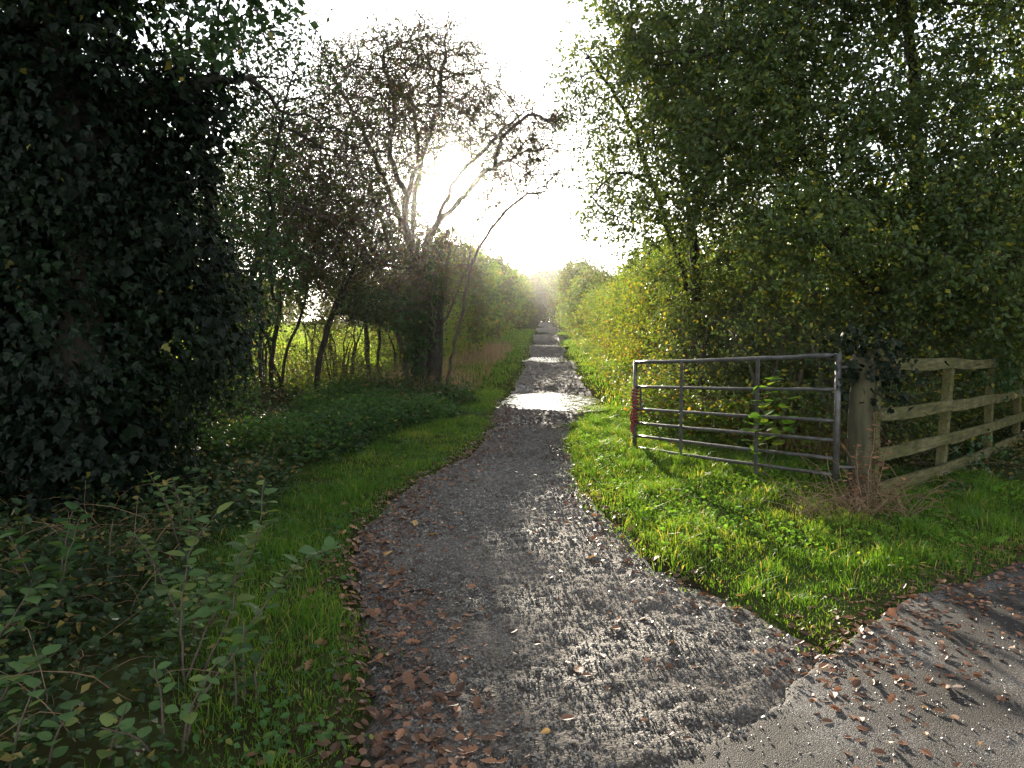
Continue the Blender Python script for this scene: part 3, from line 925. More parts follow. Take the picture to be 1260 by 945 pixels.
# ------------------------------------------------------------------ the many-stemmed hawthorn in front of the sun
b = np.array([-1.50, 14.6, gz(-1.5, 14.6)])
W = unproject
stems = [[W(532, 492, 14.6), W(537, 440, 14.6), W(545, 380, 14.6), W(552, 320, 14.5), W(556, 270, 14.6), W(550, 238, 14.7)],
         [W(522, 470, 14.6), W(522, 400, 14.7), W(512, 330, 14.9), W(492, 270, 15.0), W(470, 215, 15.1), W(440, 150, 15.2), W(410, 95, 15.4), W(382, 45, 15.5)],
         [W(522, 400, 14.7), W(518, 330, 14.4), W(532, 285, 14.2), W(566, 245, 14.1), W(606, 205, 14.0), W(650, 185, 13.9)],
         [W(518, 330, 14.4), W(502, 290, 14.3), W(500, 240, 14.4), W(520, 190, 14.5), W(540, 130, 14.6), W(545, 80, 14.7)],
         [W(532, 285, 14.2), W(560, 225, 14.5), W(590, 190, 14.7), W(630, 150, 15.0), W(660, 128, 15.2)],
         [W(500, 240, 14.4), W(480, 190, 14.6), W(486, 130, 14.9), W(470, 70, 15.0)],
         [W(512, 330, 14.9), W(470, 320, 15.2), W(440, 270, 15.4), W(420, 230, 15.5)],
         [W(545, 380, 14.6), W(515, 378, 14.3), W(470, 385, 14.2), W(425, 395, 14.2)],
         [W(606, 205, 14.0), W(618, 170, 13.8), W(640, 150, 13.8)],
         [W(522, 440, 14.8), W(500, 380, 15.0), W(478, 300, 15.3), W(455, 235, 15.6), W(425, 165, 15.8)],
         [W(545, 400, 14.5), W(570, 340, 14.3), W(580, 300, 14.2), W(592, 262, 14.1)],
         [W(512, 400, 14.5), W(470, 340, 14.2), W(430, 290, 14.0), W(385, 260, 13.8), W(345, 240, 13.7)],
         [W(537, 440, 14.6), W(530, 360, 14.2), W(545, 300, 14.0), W(560, 270, 13.9)],
         [W(505, 485, 14.8), W(488, 400, 14.9), W(468, 330, 15.0), W(440, 270, 15.2), W(400, 215, 15.4)],
         [W(548, 487, 14.4), W(562, 410, 14.2), W(578, 340, 14.0), W(605, 280, 13.8), W(640, 245, 13.7), W(672, 235, 13.6)],
         [W(515, 487, 14.9), W(505, 380, 15.1), W(508, 280, 15.2), W(515, 190, 15.3), W(505, 120, 15.4)]]
lumps = [(W(480, 140, 15.0), (1.7, 1.6, 1.5)), (W(600, 170, 14.4), (1.3, 1.2, 0.85)), (W(420, 230, 15.2), (1.5, 1.3, 1.2)), (W(560, 110, 14.8), (1.0, 1.0, 0.9)), (W(430, 320, 15.0), (1.2, 1.0, 0.7)),
         (W(500, 300, 14.9), (0.9, 1.0, 0.9)), (W(640, 195, 14.0), (0.75, 0.8, 0.6)), (W(390, 300, 14.0), (1.0, 0.9, 0.9)), (W(540, 330, 14.2), (0.7, 0.8, 0.7)), (W(370, 200, 14.2), (0.9, 0.9, 0.9)), (W(470, 300, 14.2), (0.9, 0.8, 0.8)), (W(590, 250, 14.1), (0.6, 0.7, 0.45)), (W(520, 60, 15.0), (1.2, 1.0, 0.5)), (W(655, 225, 13.7), (0.6, 0.6, 0.4)), (W(345, 170, 14.6), (0.8, 0.8, 0.8))]
haw, nodes, par, r = make_tree('hawthorn_tree', 'gnarled many-stemmed hawthorn with sparse leaves in front of the low sun', 'tree', b, stems, lumps,
                               404, nattr=10000, step=0.15, di=1.2, dk=0.18, rmax=0.12, tip=0.008, tw0=0.007, twig_thr=0.013, twig_per=3, twig_len=0.42, droop=-0.02,
                               leaf_per=5, leaf_size=0.052, T=T_RHOMB, lmat='haw', rare=0.28, bmat='haw_bark', tm=4, gap=(W(557, 205, 14.7), np.array([0.42, 2.0, 0.36])), berries=1500, spread=0.03)
# stout bole and the ivy round it
rng = np.random.default_rng(405)
tb = Tubes()
z0 = b[2]
tb.add(polyline([(-1.5, 14.62, z0 - 0.2), (-1.48, 14.6, z0 + 0.5), (-1.42, 14.6, z0 + 1.2), (-1.35, 14.58, z0 + 2.0)], 0.12, 0.01, rng),
       np.interp(np.linspace(0, 1, len(polyline([(-1.5, 14.62, z0 - 0.2), (-1.48, 14.6, z0 + 0.5), (-1.42, 14.6, z0 + 1.2), (-1.35, 14.58, z0 + 2.0)], 0.12))), [0, 0.15, 0.6, 1], [0.25, 0.17, 0.14, 0.09]), 12)
tb.add(polyline([(-1.75, 14.75, z0 - 0.2), (-1.78, 14.7, z0 + 0.6), (-1.68, 14.7, z0 + 1.5), (-1.7, 14.8, z0 + 2.2)], 0.15, 0.01, rng), np.linspace(0.12, 0.06, len(polyline([(-1.75, 14.75, z0 - 0.2), (-1.78, 14.7, z0 + 0.6), (-1.68, 14.7, z0 + 1.5), (-1.7, 14.8, z0 + 2.2)], 0.15))), 9)
tb.build('bole', M['bark_dark'], haw, loc=b)
pos, Nn, U, S = ivy_shell([((-1.62, 14.6, z0 + 1.5), (0.27, 0.28, 0.7)), ((-1.75, 14.6, z0 + 0.9), (0.2, 0.24, 0.8)), ((-2.0, 14.5, z0 + 1.6), (0.45, 0.4, 0.32)), ((-1.45, 14.6, z0 + 2.3), (0.17, 0.2, 0.6)), ((-2.6, 14.4, z0 + 1.75), (0.55, 0.45, 0.28))],
                          9000, rng, size=0.065, clump=30)
leaves('ivy', pos, Nn, U, S, T_RHOMB, M['holly'], haw, tints(pos, rng, rare=0.01), loc=b, kind='stuff', aspect=1.4)

# smaller tree with a leaning double trunk to its left
b = (-3.15, 17.2, gz(-3.15, 17.2))
make_tree('twin_trunk_tree', 'small leafy tree with slim twin trunks beside the ivy-footed hawthorn', 'tree', b,
          [[b, (-3.2, 17.2, 1.4), (-3.3, 17.2, 2.4), (-3.6, 17.3, 3.6)], [(b[0] + 0.22, 17.2, b[2]), (-2.95, 17.1, 1.3), (-2.7, 17.0, 2.4), (-2.3, 17.0, 3.4)], [(-3.3, 17.2, 2.4), (-4.2, 17.0, 3.0), (-4.9, 17, 3.6)]],
          [((-3.4, 17.2, 3.1), (1.9, 1.3, 0.95)), ((-4.6, 17.2, 3.9), (1.6, 1.3, 1.4)), ((-2.2, 17.2, 2.7), (0.9, 0.9, 0.6)), ((-5.8, 17.2, 4.0), (1.6, 1.3, 2.0))],
          505, nattr=2800, dk=0.26, tw0=0.004, leaf_per=10, twig_per=3, leaf_size=0.068, T=T_RHOMB, lmat='haw', bmat='bark_dark', rmax=0.11, rare=0.1, own=True, twig_len=0.42)

# ------------------------------------------------------------------ right: the big bush trees over the gate
b = (5.2, 10.4, gz(5.2, 10.4))
make_tree('field_maple_tree', 'big green bushy tree spreading over the gate and rail fence', 'tree', b,
          [[b, (5.1, 10.3, 1.6), (5.1, 10.0, 3.0), (4.9, 9.7, 4.8), (4.6, 9.4, 6.2)], [(5.1, 10.3, 1.6), (4.2, 10.0, 3.0), (3.3, 9.8, 4.4), (2.6, 9.8, 5.4)],
           [(5.1, 10.0, 3.0), (6.2, 9.6, 4.4), (7.0, 9.2, 5.6)], [(5.1, 10.3, 1.6), (4.2, 9.5, 2.3), (3.5, 9.2, 2.8)], [(4.9, 9.7, 4.8), (4.2, 8.7, 5.4), (3.8, 8.0, 6.0)], [(5.1, 10.3, 1.6), (6.0, 9.6, 2.4), (7.0, 9.4, 3.0)]],
          [((4.5, 9.2, 4.3), (2.2, 1.6, 2.1)), ((3.1, 9.6, 4.0), (1.3, 1.2, 1.7)), ((6.4, 9.2, 4.0), (1.9, 1.5, 2.4)), ((4.3, 8.8, 2.5), (1.7, 0.9, 0.9)), ((4.6, 8.3, 6.2), (2.2, 1.7, 1.2)), ((2.6, 10.0, 5.6), (1.3, 1.3, 1.2)), ((6.6, 9.3, 2.0), (1.5, 0.9, 1.0)), ((5.4, 8.6, 3.2), (1.4, 0.8, 1.2))],
          606, nattr=7500, step=0.19, di=1.3, dk=0.22, rmax=0.13, leaf_per=26, twig_per=2, leaf_size=0.07, T=T_RHOMB, lmat='tree_r', bmat='bark_dark', rare=0.055, spread=0.05, berries=500, droop=-0.16, twig_len=0.42, bil=(95, 0.4, 0.75))

b = (3.0, 12.6, gz(3.0, 12.6))
make_tree('overhanging_hawthorn', 'tall hawthorn leaning out over the lane with drooping twiggy ends', 'tree', b,
          [[b, (3.0, 12.5, 1.8), (2.8, 12.4, 3.4), (2.5, 12.3, 5.2), (2.3, 12.2, 6.6)], [(3.0, 12.5, 1.8), (2.4, 12.3, 3.4), (1.8, 12.1, 4.8), (1.3, 12.0, 5.6), (0.95, 11.9, 5.9)],
           [(2.8, 12.4, 3.4), (2.2, 12.2, 3.9), (1.6, 12.0, 4.1), (1.2, 11.9, 3.7)], [(2.8, 12.4, 3.4), (3.4, 12.6, 4.6), (3.8, 12.6, 6.0)]],
          [((2.4, 12.3, 4.8), (1.5, 1.3, 1.9)), ((1.6, 12.0, 4.6), (0.8, 0.9, 1.3)), ((1.6, 12.0, 3.5), (0.65, 0.8, 0.7)), ((2.5, 12.2, 3.0), (1.0, 1.0, 0.9)), ((3.6, 12.6, 5.2), (1.4, 1.2, 1.8)), ((1.3, 12.0, 5.5), (0.5, 0.6, 0.7)), ((3.2, 11.6, 2.6), (0.9, 0.7, 0.8))],
          707, nattr=5200, bil=(60, 0.32, 0.55), step=0.17, di=1.2, dk=0.22, rmax=0.10, leaf_per=12, twig_per=2, leaf_size=0.066, T=T_RHOMB, lmat='tree_r', bmat='bark_dark', rare=0.05, droop=-0.28, twig_len=0.5, berries=900)

# ------------------------------------------------------------------ hedge bushes
def bush_proto(name, seed, h, w, lmat, leaf_per, leaf_size, nattr, label, group, rare=0.06, twig_len=0.35, bm='bark', T=T_RHOMB, tp=3, toff=0.0):
    rng = np.random.default_rng(seed)
    st = []
    for i in range(5):
        a = i * 1.26 + rng.random(); q = 0.12 + 0.15 * rng.random()
        st.append([(q * math.cos(a), q * math.sin(a), -0.15), (0.3 * w * math.cos(a), 0.3 * w * math.sin(a), h * 0.35), (0.55 * w * math.cos(a + 0.3), 0.55 * w * math.sin(a + 0.3), h * 0.7)])
    lum = [((0, 0, h * 0.5), (w * 0.9, w * 0.9, h * 0.5)), ((0, 0, h * 0.2), (w, w, h * 0.25))]
    for i in range(6):
        a = rng.random() * 6.28
        lum.append(((w * 0.55 * math.cos(a), w * 0.55 * math.sin(a), h * rng.uniform(0.25, 0.8)), (w * 0.5, w * 0.5, h * 0.26)))
    root, *_ = make_tree(name, label, 'bush', (0, 0, -0.3), st, lum, seed, nattr=nattr, step=0.2, di=1.5, dk=0.25, rmax=0.07, leaf_per=leaf_per, twig_per=tp,
                         leaf_size=leaf_size, T=T, lmat=lmat, bmat=bm, rare=rare, group=group, own=True, twig_len=twig_len, upb=0.45, toff=toff)
    return root


GH = 'hedge bushes lining the lane'
near_b = [bush_proto('hedge_bush', 811, 2.7, 1.35, 'hedge', 7, 0.06, 1500, 'sunlit yellow-green leafy bush in the hedge right of the lane', 'sunlit hedge bushes', T=T_OVAL),
          bush_proto('hedge_bush', 812, 2.5, 1.3, 'hedge', 7, 0.06, 1400, 'sunlit yellow-green leafy bush in the hedge right of the lane', 'sunlit hedge bushes', T=T_OVAL, toff=0.1)]
far_b = [bush_proto('hedge_bush', 821, 3.0, 1.5, 'hedge', 7, 0.16, 800, 'far hedge bush beside the lane', GH, tp=2),
         bush_proto('hedge_bush', 822, 3.4, 1.6, 'haw', 7, 0.16, 800, 'far hedge bush beside the lane', GH, tp=2)]
first = {}


def place(proto, x, y, s, rz, label, group, sz=None):
    loc = (x, y, float(base_h(np.array(x), np.array(y))) - (0.02 if y < 30 else 0.22 * s))
    if proto.name not in first:
        first[proto.name] = 1
        proto.location = loc; proto.rotation_euler = (0, 0, rz); proto.scale = (s, s, sz or s)
        proto['label'] = label; proto['group'] = group
        return proto
    return copy_tree(proto, loc, rz, (s, s, sz or s), label, group)


ORD = ['first', 'second', 'third', 'fourth', 'fifth', 'sixth', 'seventh', 'eighth', 'ninth', 'tenth', 'eleventh', 'twelfth', 'thirteenth', 'fourteenth', 'fifteenth']
rr = random.Random(5)
lane_x = lambda y: float(np.interp(y, YL, (XL + XR) / 2))
# right hedge, in the sun
for i, (dx, y, s, sz) in enumerate([(2.35, 13.0, 0.75, 0.72), (2.2, 15.4, 0.85, 0.95), (2.25, 17.8, 0.9, 1.0), (2.3, 20.4, 0.95, 1.0), (2.4, 23.2, 1.0, 1.05), (2.5, 26.4, 1.05, 1.0), (2.6, 30.0, 1.1, 1.0), (2.6, 34.0, 1.1, 1.0)]):
    place(near_b[i % 2], lane_x(y) + dx + 0.3, y, s, rr.random() * 6, ORD[i] + ' sunlit yellow-green bush along the right hedge, counted from the open gate', 'sunlit hedge bushes', sz)
for i, y in enumerate([39, 44, 50, 57, 65, 74, 84, 95, 108, 122, 138]):
    place(far_b[i % 2], lane_x(y) + 2.7 + 0.1 * i + rr.random() * 0.4, y, 1.1 + 0.09 * i, rr.random() * 6, ORD[i] + ' distant bush of the right hedge, counted beyond its sunlit stretch', 'distant right hedge', 1.0 + 0.2 * i)
# left hedge beyond the hawthorn
for i, (dx, y, s, sz) in enumerate([(-2.7, 20.0, 0.95, 1.1), (-2.8, 22.8, 1.05, 1.45), (-3.2, 26.0, 1.25, 1.4), (-3.2, 30.0, 1.3, 1.55), (-3.3, 34.5, 1.35, 1.7), (-3.4, 40, 1.4, 1.8), (-3.4, 46, 1.4, 1.85), (-3.5, 53, 1.5, 2.0), (-3.5, 61, 1.5, 2.0), (-3.6, 70, 1.6, 2.1), (-3.6, 80, 1.6, 2.2), (-3.7, 92, 1.8, 2.4), (-3.7, 106, 1.9, 2.6), (-3.8, 122, 2.0, 2.8), (-3.8, 139, 2.2, 3.0)]):
    pr = near_b[i % 2] if y < 26 else far_b[(i + 1) % 2]
    place(pr, lane_x(y) + dx - 0.65, y, s, rr.random() * 6, ORD[i] + ' bush of the left hedge, counted from the many-stemmed hawthorn', 'left hedge bushes', sz * 0.86)
# trees closing the lane where it bends
for i, (x, y, s) in enumerate([(6.6, 150, 2.7), (3.4, 146, 2.3), (9.8, 147, 2.4), (4.0, 160, 3.4), (8.4, 168, 3.9), (13.5, 160, 3.6), (-0.5, 166, 3.6), (19.0, 168, 3.6), (-6.0, 172, 3.8), (-12.0, 176, 3.8), (25, 172, 3.6)]):
    place(far_b[i % 2], x, y, s, rr.random() * 6, 'hazy rounded tree closing off the far end of the lane', 'trees at the lane end')
# hedge and trees across the field on the left
for i in range(24):
    x = -7 - i * 4.6; y = 118 + 10 * math.sin(i * 1.7) + i * 1.5
    place(far_b[i % 2], x, y, 2.2 + 0.5 * rr.random(), rr.random() * 6, 'distant rounded tree across the sunny field on the left', 'trees across the field')
# behind the rail fence on the right
for i, (x, y, s) in enumerate([(6.8, 13.2, 1.3), (9.2, 11.8, 1.4), (9.0, 15.0, 1.5), (5.0, 13.2, 1.3), (11.5, 13.5, 1.5), (7.6, 14.6, 1.5), (4.4, 16.2, 1.4)]):
    place(near_b[i % 2], x, y, s, rr.random() * 6, 'shaded leafy bush behind the rail fence under the big tree', 'bushes behind the fence')

# bush of the shaded undergrowth behind the gate
bb = bush_proto('gate_bush', 831, 1.7, 1.05, 'tree_r', 7, 0.06, 1000, 'low leafy bush growing close behind the metal gate', 'bushes behind the gate', T=T_OVAL, rare=0.12)
for i, (x, y, s) in enumerate([(3.25, 9.5, 0.9), (2.8, 11.1, 0.95), (3.85, 9.0, 0.9), (4.6, 10.1, 1.1), (5.6, 11.2, 1.2), (6.7, 12.4, 1.3), (3.8, 10.7, 1.2)]):
    place(bb, x, y, s, i * 1.3, ['low leafy bush behind the middle of the metal gate', 'low leafy bush beyond the free end of the metal gate', 'low leafy bush behind the hinge end of the metal gate', 'shaded bush behind the first bay of the rail fence', 'shaded bush behind the second bay of the rail fence', 'shaded bush behind the third bay of the rail fence', 'taller bush between the gate and the overhanging hawthorn'][i], 'bushes behind the gate' if i < 3 else 'bushes behind the rails')
# small trees in the field on the right
for i, (x, y, s) in enumerate([(9, 24, 1.7), (14, 30, 1.9), (8, 38, 1.8), (20, 26, 2.0), (15, 48, 2.2), (24, 40, 2.3), (11, 60, 2.4)]):
    place(far_b[i % 2], x, y, s, i * 2.1, 'leafy tree standing behind the right-hand hedge', 'trees behind the right hedge')
sb = bush_proto('shade_bush', 841, 3.2, 1.4, 'holly', 9, 0.085, 1100, 'dark evergreen bush filling the hedge behind the ivy-clad tree', 'dark bushes behind the ivy-clad tree', rare=0.01, bm='bark_dark')
for i, (x, y, s) in enumerate([(-5.6, 9.2, 1.0), (-7.2, 8.4, 1.2), (-5.9, 12.0, 1.05), (-7.6, 11.4, 1.3), (-9.2, 9.0, 1.4), (-9.6, 12.6, 1.4), (-5.0, 8.2, 0.7)]):
    place(sb, x, y, s, i * 1.7, 'dark evergreen bush filling the hedge behind the ivy-clad tree', 'dark bushes behind the ivy-clad tree')
tk = bush_proto('thicket_shrub', 851, 1.7, 0.95, 'haw', 4, 0.05, 520, 'small straggly shrub screening the sunny field', 'shrubs screening the field', rare=0.15, bm='bark_dark')
for i, (x, y, s) in enumerate([(-5.1, 15.8, 0.95), (-3.9, 18.2, 1.0), (-2.6, 18.6, 0.9), (-6.2, 17.6, 1.1), (-3.5, 15.6, 0.75), (-4.9, 19.5, 1.0)]):
    place(tk, x, y, s, i * 1.9, 'small straggly shrub screening the sunny field between the dark evergreen and the hawthorn', 'shrubs screening the field')
#@@OBJ
# ------------------------------------------------------------------ metal field gate
HX, HY, FX_, FY_ = 2.71, 6.5, 1.447, 9.14
ZT0, ZB0 = 1.444, 0.437      # top and bottom rail at the hinge
ZT1, ZB1 = 1.295, 0.295      # and at the free end
gate = thing('metal_gate', 'grey galvanised steel field gate standing open along the lane verge', 'gate', (HX, HY, gz(HX, HY)))
gl = np.array([HX, HY, gz(HX, HY)])


def gp(t, f):
    """point on the gate: t from hinge to free end, f from top (0) to bottom rail (1)"""
    zt = ZT0 + (ZT1 - ZT0) * t; zb = ZB0 + (ZB1 - ZB0) * t
    return np.array([HX + (FX_ - HX) * t, HY + (FY_ - HY) * t, zt + (zb - zt) * f])


def tube_obj(name, P, r, mat, parent, loc, k=14, cap=True):
    tb = Tubes(); P = np.asarray(P, float)
    rr_ = np.full(len(P), r)
    if cap:
        d0 = norm(P[0] - P[1]); d1 = norm(P[-1] - P[-2])
        P = np.vstack([P[0] + d0 * 0.0005, P, P[-1] + d1 * 0.0005]); rr_ = np.concatenate([[0.0005], rr_, [0.0005]])
        t = np.gradient(P, axis=0); 
    tb.add(P, rr_, k)
    return tb.build(name, mat, parent, loc=loc)


rg = np.random.default_rng(3)
for i, f in enumerate([0, 0.284, 0.545, 0.708, 0.862, 1.0]):
    P = np.array([gp(t, f) for t in np.linspace(0.0, 1.0, 12)])
    P[1:-1, 2] += rg.normal(size=10) * 0.0015 - 0.006 * np.sin(np.linspace(0, 3.14, 12))[1:-1]
    tube_obj('rail', P, 0.021 if i == 0 else 0.0165, M['steel'], gate, gl)
st = tube_obj('hinge_stile', [gp(-0.005, -0.03), gp(-0.005, 0.5), gp(-0.005, 1.05)], 0.026, M['steel'], gate, gl)
st = tube_obj('latch_stile', [gp(1.0, -0.02), gp(1.0, 0.5), gp(1.0, 1.06)], 0.024, M['steel'], gate, gl)
# flat uprights, welded to the face of the rails
nx = norm(np.array([-(FY_ - HY), FX_ - HX, 0.0])); ax = norm(np.array([FX_ - HX, FY_ - HY, 0.0]))


def slab(name, A, B, w_dir, w, t_dir, t, mat, parent, loc, bev=0.0):
    A = np.asarray(A, float); B = np.asarray(B, float)
    v = []
    for Q in (A, B):
        for s1, s2 in ((-1, -1), (1, -1), (1, 1), (-1, 1)):
            v.append(Q + w_dir * s1 * w / 2 + t_dir * s2 * t / 2)
    f = [(0, 1, 5, 4), (1, 2, 6, 5), (2, 3, 7, 6), (3, 0, 4, 7), (3, 2, 1, 0), (4, 5, 6, 7)]
    o = build(name, np.array(v), np.array(f), mat, parent, loc=loc)
    if bev:
        m = o.modifiers.new('bevel', 'BEVEL'); m.width = bev; m.segments = 2; m.limit_method = 'NONE'
    return o


for t in (0.307, 0.695):
    slab('upright', gp(t, -0.0) + nx * 0.023, gp(t, 1.09) + nx * 0.023, ax, 0.045, nx, 0.010, M['steel'], gate, gl, 0.002)
slab('latch_bracket', gp(0.972, 0.28) - nx * 0.020, gp(0.972, 0.55) - nx * 0.020, ax, 0.035, nx, 0.01, M['steel'], gate, gl, 0.002)
for f in (0.10, 0.93):
    tb = Tubes(); c = gp(-0.005, f)
    tb.add(np.array([c, c + np.array([0.06, -0.02, 0]), c + np.array([0.15, -0.03, 0.0])]), np.array([0.014, 0.014, 0.014]), 10)
    tb.build('hinge', M['steel'], gate, loc=gl)
# black cable dangling across the lower rails
tb = Tubes()
tb.add(polyline([gp(0.945, 0.55) + nx * 0.03, gp(0.94, 0.68) + nx * 0.03, gp(0.915, 0.77) + nx * 0.03, gp(0.86, 0.82) + nx * 0.03, gp(0.79, 0.86) + nx * 0.035, gp(0.72, 0.90) + nx * 0.035], 0.03), 0.004, 6)
tb.build('cable', M['bark_dark'], gate, loc=gl)

# red rope bound round the free end
rope_c = gp(1.012, 0.5)
rope = thing('red_rope', 'faded red rope bound and knotted round the free end of the gate', 'rope', rope_c)
tb = Tubes()
th = np.linspace(0, 2 * math.pi * 11, 240)
ff = np.linspace(0.30, 0.72, 240)
P = np.array([gp(1.0, q) for q in ff]) + np.stack([np.cos(th) * 0.034, np.sin(th) * 0.034, 0 * th], 1) + rg.normal(size=(240, 3)) * 0.003
tb.add(P, 0.011, 6)
tb.build('binding', M['rope'], rope, loc=rope_c)
for k, (f, dx) in enumerate([(0.58, -0.05), (0.72, -0.03), (0.70, -0.045)]):
    tb = Tubes(); c = gp(1.0, f)
    tb.add(polyline([c + np.array([dx * 0.5, -0.03, 0.02]), c + np.array([dx, -0.04, -0.01]), c + np.array([dx * 1.1, -0.03, -0.06]), c + np.array([dx * 0.9, -0.02, -0.12])], 0.02), 0.011, 6)
    tb.build('rope_end', M['rope'], rope, loc=rope_c)

# ------------------------------------------------------------------ timber post and rail fence
gpb = np.array([2.93, 6.52, gz(2.93, 6.52)])
post = thing('gate_post', 'thick weathered timber gate post with ivy on its top', 'post', gpb)
rng = np.random.default_rng(31)
n = 15
tb = Tubes()
zz = np.array([-0.3, 0.0, 0.3, 0.7, 1.0, 1.2, 1.245, 1.25])
tb.add(np.stack([gpb[0] + 0.006 * rng.normal(size=8), gpb[1] + 0.006 * rng.normal(size=8), gpb[2] + zz], 1), np.array([0.105, 0.10, 0.098, 0.097, 0.096, 0.094, 0.08, 0.001]), 16)
tb.build('shaft', M['old_timber'], post, loc=gpb)
pos, Nn, U, S = ivy_shell([((gpb[0], gpb[1], gpb[2] + 1.22), (0.17, 0.16, 0.16)), ((gpb[0] + 0.12, gpb[1] - 0.02, gpb[2] + 1.16), (0.12, 0.12, 0.14))], 500, rng, size=0.06, clump=10)
leaves('ivy', pos, Nn, U, S, T_IVY, M['ivy'], post, tints(pos, rng), loc=gpb, kind='stuff')

F_P = [np.array([3.09, 6.50]), np.array([4.44, 7.86]), np.array([5.85, 9.42]), np.array([7.25, 11.05]), np.array([8.7, 12.6])]
F_Z = [(1.377, 0.320), (1.33, 0.274), (1.275, 0.225), (1.225, 0.175), (1.17, 0.12)]
fb = np.array([3.09, 6.5, gz(3.09, 6.5)])
fence = thing('rail_fence', 'weathered four-rail timber fence bending away from the gate post', 'fence', fb)
fr = [0, 0.405, 0.72, 1.0]
UPV = np.array([0, 0, 1.0])
for i, q in enumerate(F_P):
    a = F_P[min(i + 1, len(F_P) - 1)] - F_P[max(i - 1, 0)]
    d = np.array([a[0], a[1], 0]); d = d / np.linalg.norm(d)
    nn = np.array([d[1], -d[0], 0])
    lean = np.array([0.035, 0.0, 0]) if i == 1 else np.zeros(3)
    zb_ = gz(q[0], q[1]) - 0.25
    top = F_Z[i][0] + (0.12 if i == 0 else -0.03)
    c = np.array([q[0], q[1], 0]) - nn * 0.062
    slab('post', c + UPV * zb_ - lean, c + UPV * top + lean, d, 0.11 if i else 0.09, nn, 0.085, M['timber'], fence, fb, 0.006)


def plank(name, A, B, h, t, parent, loc, seed):
    """a sawn rail with slightly wavy edges and a little sag"""
    rg_ = np.random.default_rng(seed)
    m = 14
    s = np.linspace(0, 1, m)
    d = norm(np.asarray(B) - np.asarray(A)); nn = norm(np.array([d[1], -d[0], 0]))
    C = A + (B - A) * s[:, None]
    C[:, 2] += 0.006 * np.sin(s * 5 + seed) - 0.008 * np.sin(s * 3.14)
    hh = h / 2 * (1 + 0.06 * np.interp(s, np.linspace(0, 1, 6), rg_.normal(size=6)))
    v = []
    for k in range(m):
        for s1, s2 in ((-1, -1), (1, -1), (1, 1), (-1, 1)):
            e = 0.88 if False else 1
            v.append(C[k] + nn * s1 * t / 2 + UPV * s2 * hh[k])
    f = []
    for k in range(m - 1):
        for j in range(4):
            j2 = (j + 1) % 4
            f.append((k * 4 + j, k * 4 + j2, k * 4 + 4 + j2, k * 4 + 4 + j))
    f += [(3, 2, 1, 0), ((m - 1) * 4, (m - 1) * 4 + 1, (m - 1) * 4 + 2, (m - 1) * 4 + 3)]
    o = build(name, np.array(v), np.array(f), M['timber'], parent, loc=loc)
    mm = o.modifiers.new('bevel', 'BEVEL'); mm.width = 0.005; mm.segments = 2; mm.angle_limit = math.radians(50)
    return o


for i in range(len(F_P) - 1):
    for k, f in enumerate(fr):
        za = F_Z[i][0] + (F_Z[i][1] - F_Z[i][0]) * f
        zb_ = F_Z[i + 1][0] + (F_Z[i + 1][1] - F_Z[i + 1][0]) * f
        A = np.array([F_P[i][0], F_P[i][1], za]); B = np.array([F_P[i + 1][0], F_P[i + 1][1], zb_])
        d = (B - A) / np.linalg.norm(B - A)
        A = A + d * (0.004 if i else -0.03); B = B - d * 0.004
        if k == 0 and i >= 2: continue
        rl = plank('rail', A, B, 0.112, 0.036, fence, fb, 40 + i * 7 + k)
        dn = np.array([d[1], -d[0], 0]); dn = dn / np.linalg.norm(dn)
        for e_, sg in ((A, 1), (B, -1)):
            for dz in (-0.022, 0.024):
                c = e_ + d * sg * 0.028 + UPV * dz + dn * 0.0175
                tbn = Tubes(); tbn.add(np.array([c, c + dn * 0.003, c + dn * 0.0035]), np.array([0.006, 0.0055, 0.0005]), 7)
                tbn.build('nail', M['bark_dark'], rl, loc=fb)

pos, Nn, U, S = ivy_shell([((5.9, 9.4, 1.2), (0.28, 0.24, 0.2)), ((4.95, 8.4, 0.36), (0.2, 0.14, 0.12))], 500, rng, size=0.065, clump=12)
leaves('ivy', pos, Nn, U, S, T_IVY3, M['holly'], fence, tints(pos, rng), loc=fb, kind='stuff')

# old wooden post out at the field edge
q = unproject(451, 450, 25.0)
fpb = (q[0], 25.0, gz(q[0], 25.0))
fp = thing('field_post', 'lone grey wooden fence post at the edge of the sunny field', 'post', fpb)
tb = Tubes(); tb.add(np.array([(fpb[0], 25, fpb[2] - 0.3), (fpb[0] + 0.01, 25, fpb[2] + 0.6), (fpb[0] + 0.02, 25, fpb[2] + 1.18), (fpb[0] + 0.02, 25, fpb[2] + 1.2)]), np.array([0.075, 0.07, 0.065, 0.002]), 10)
tb.build('shaft', M['old_timber'], fp, loc=fpb)

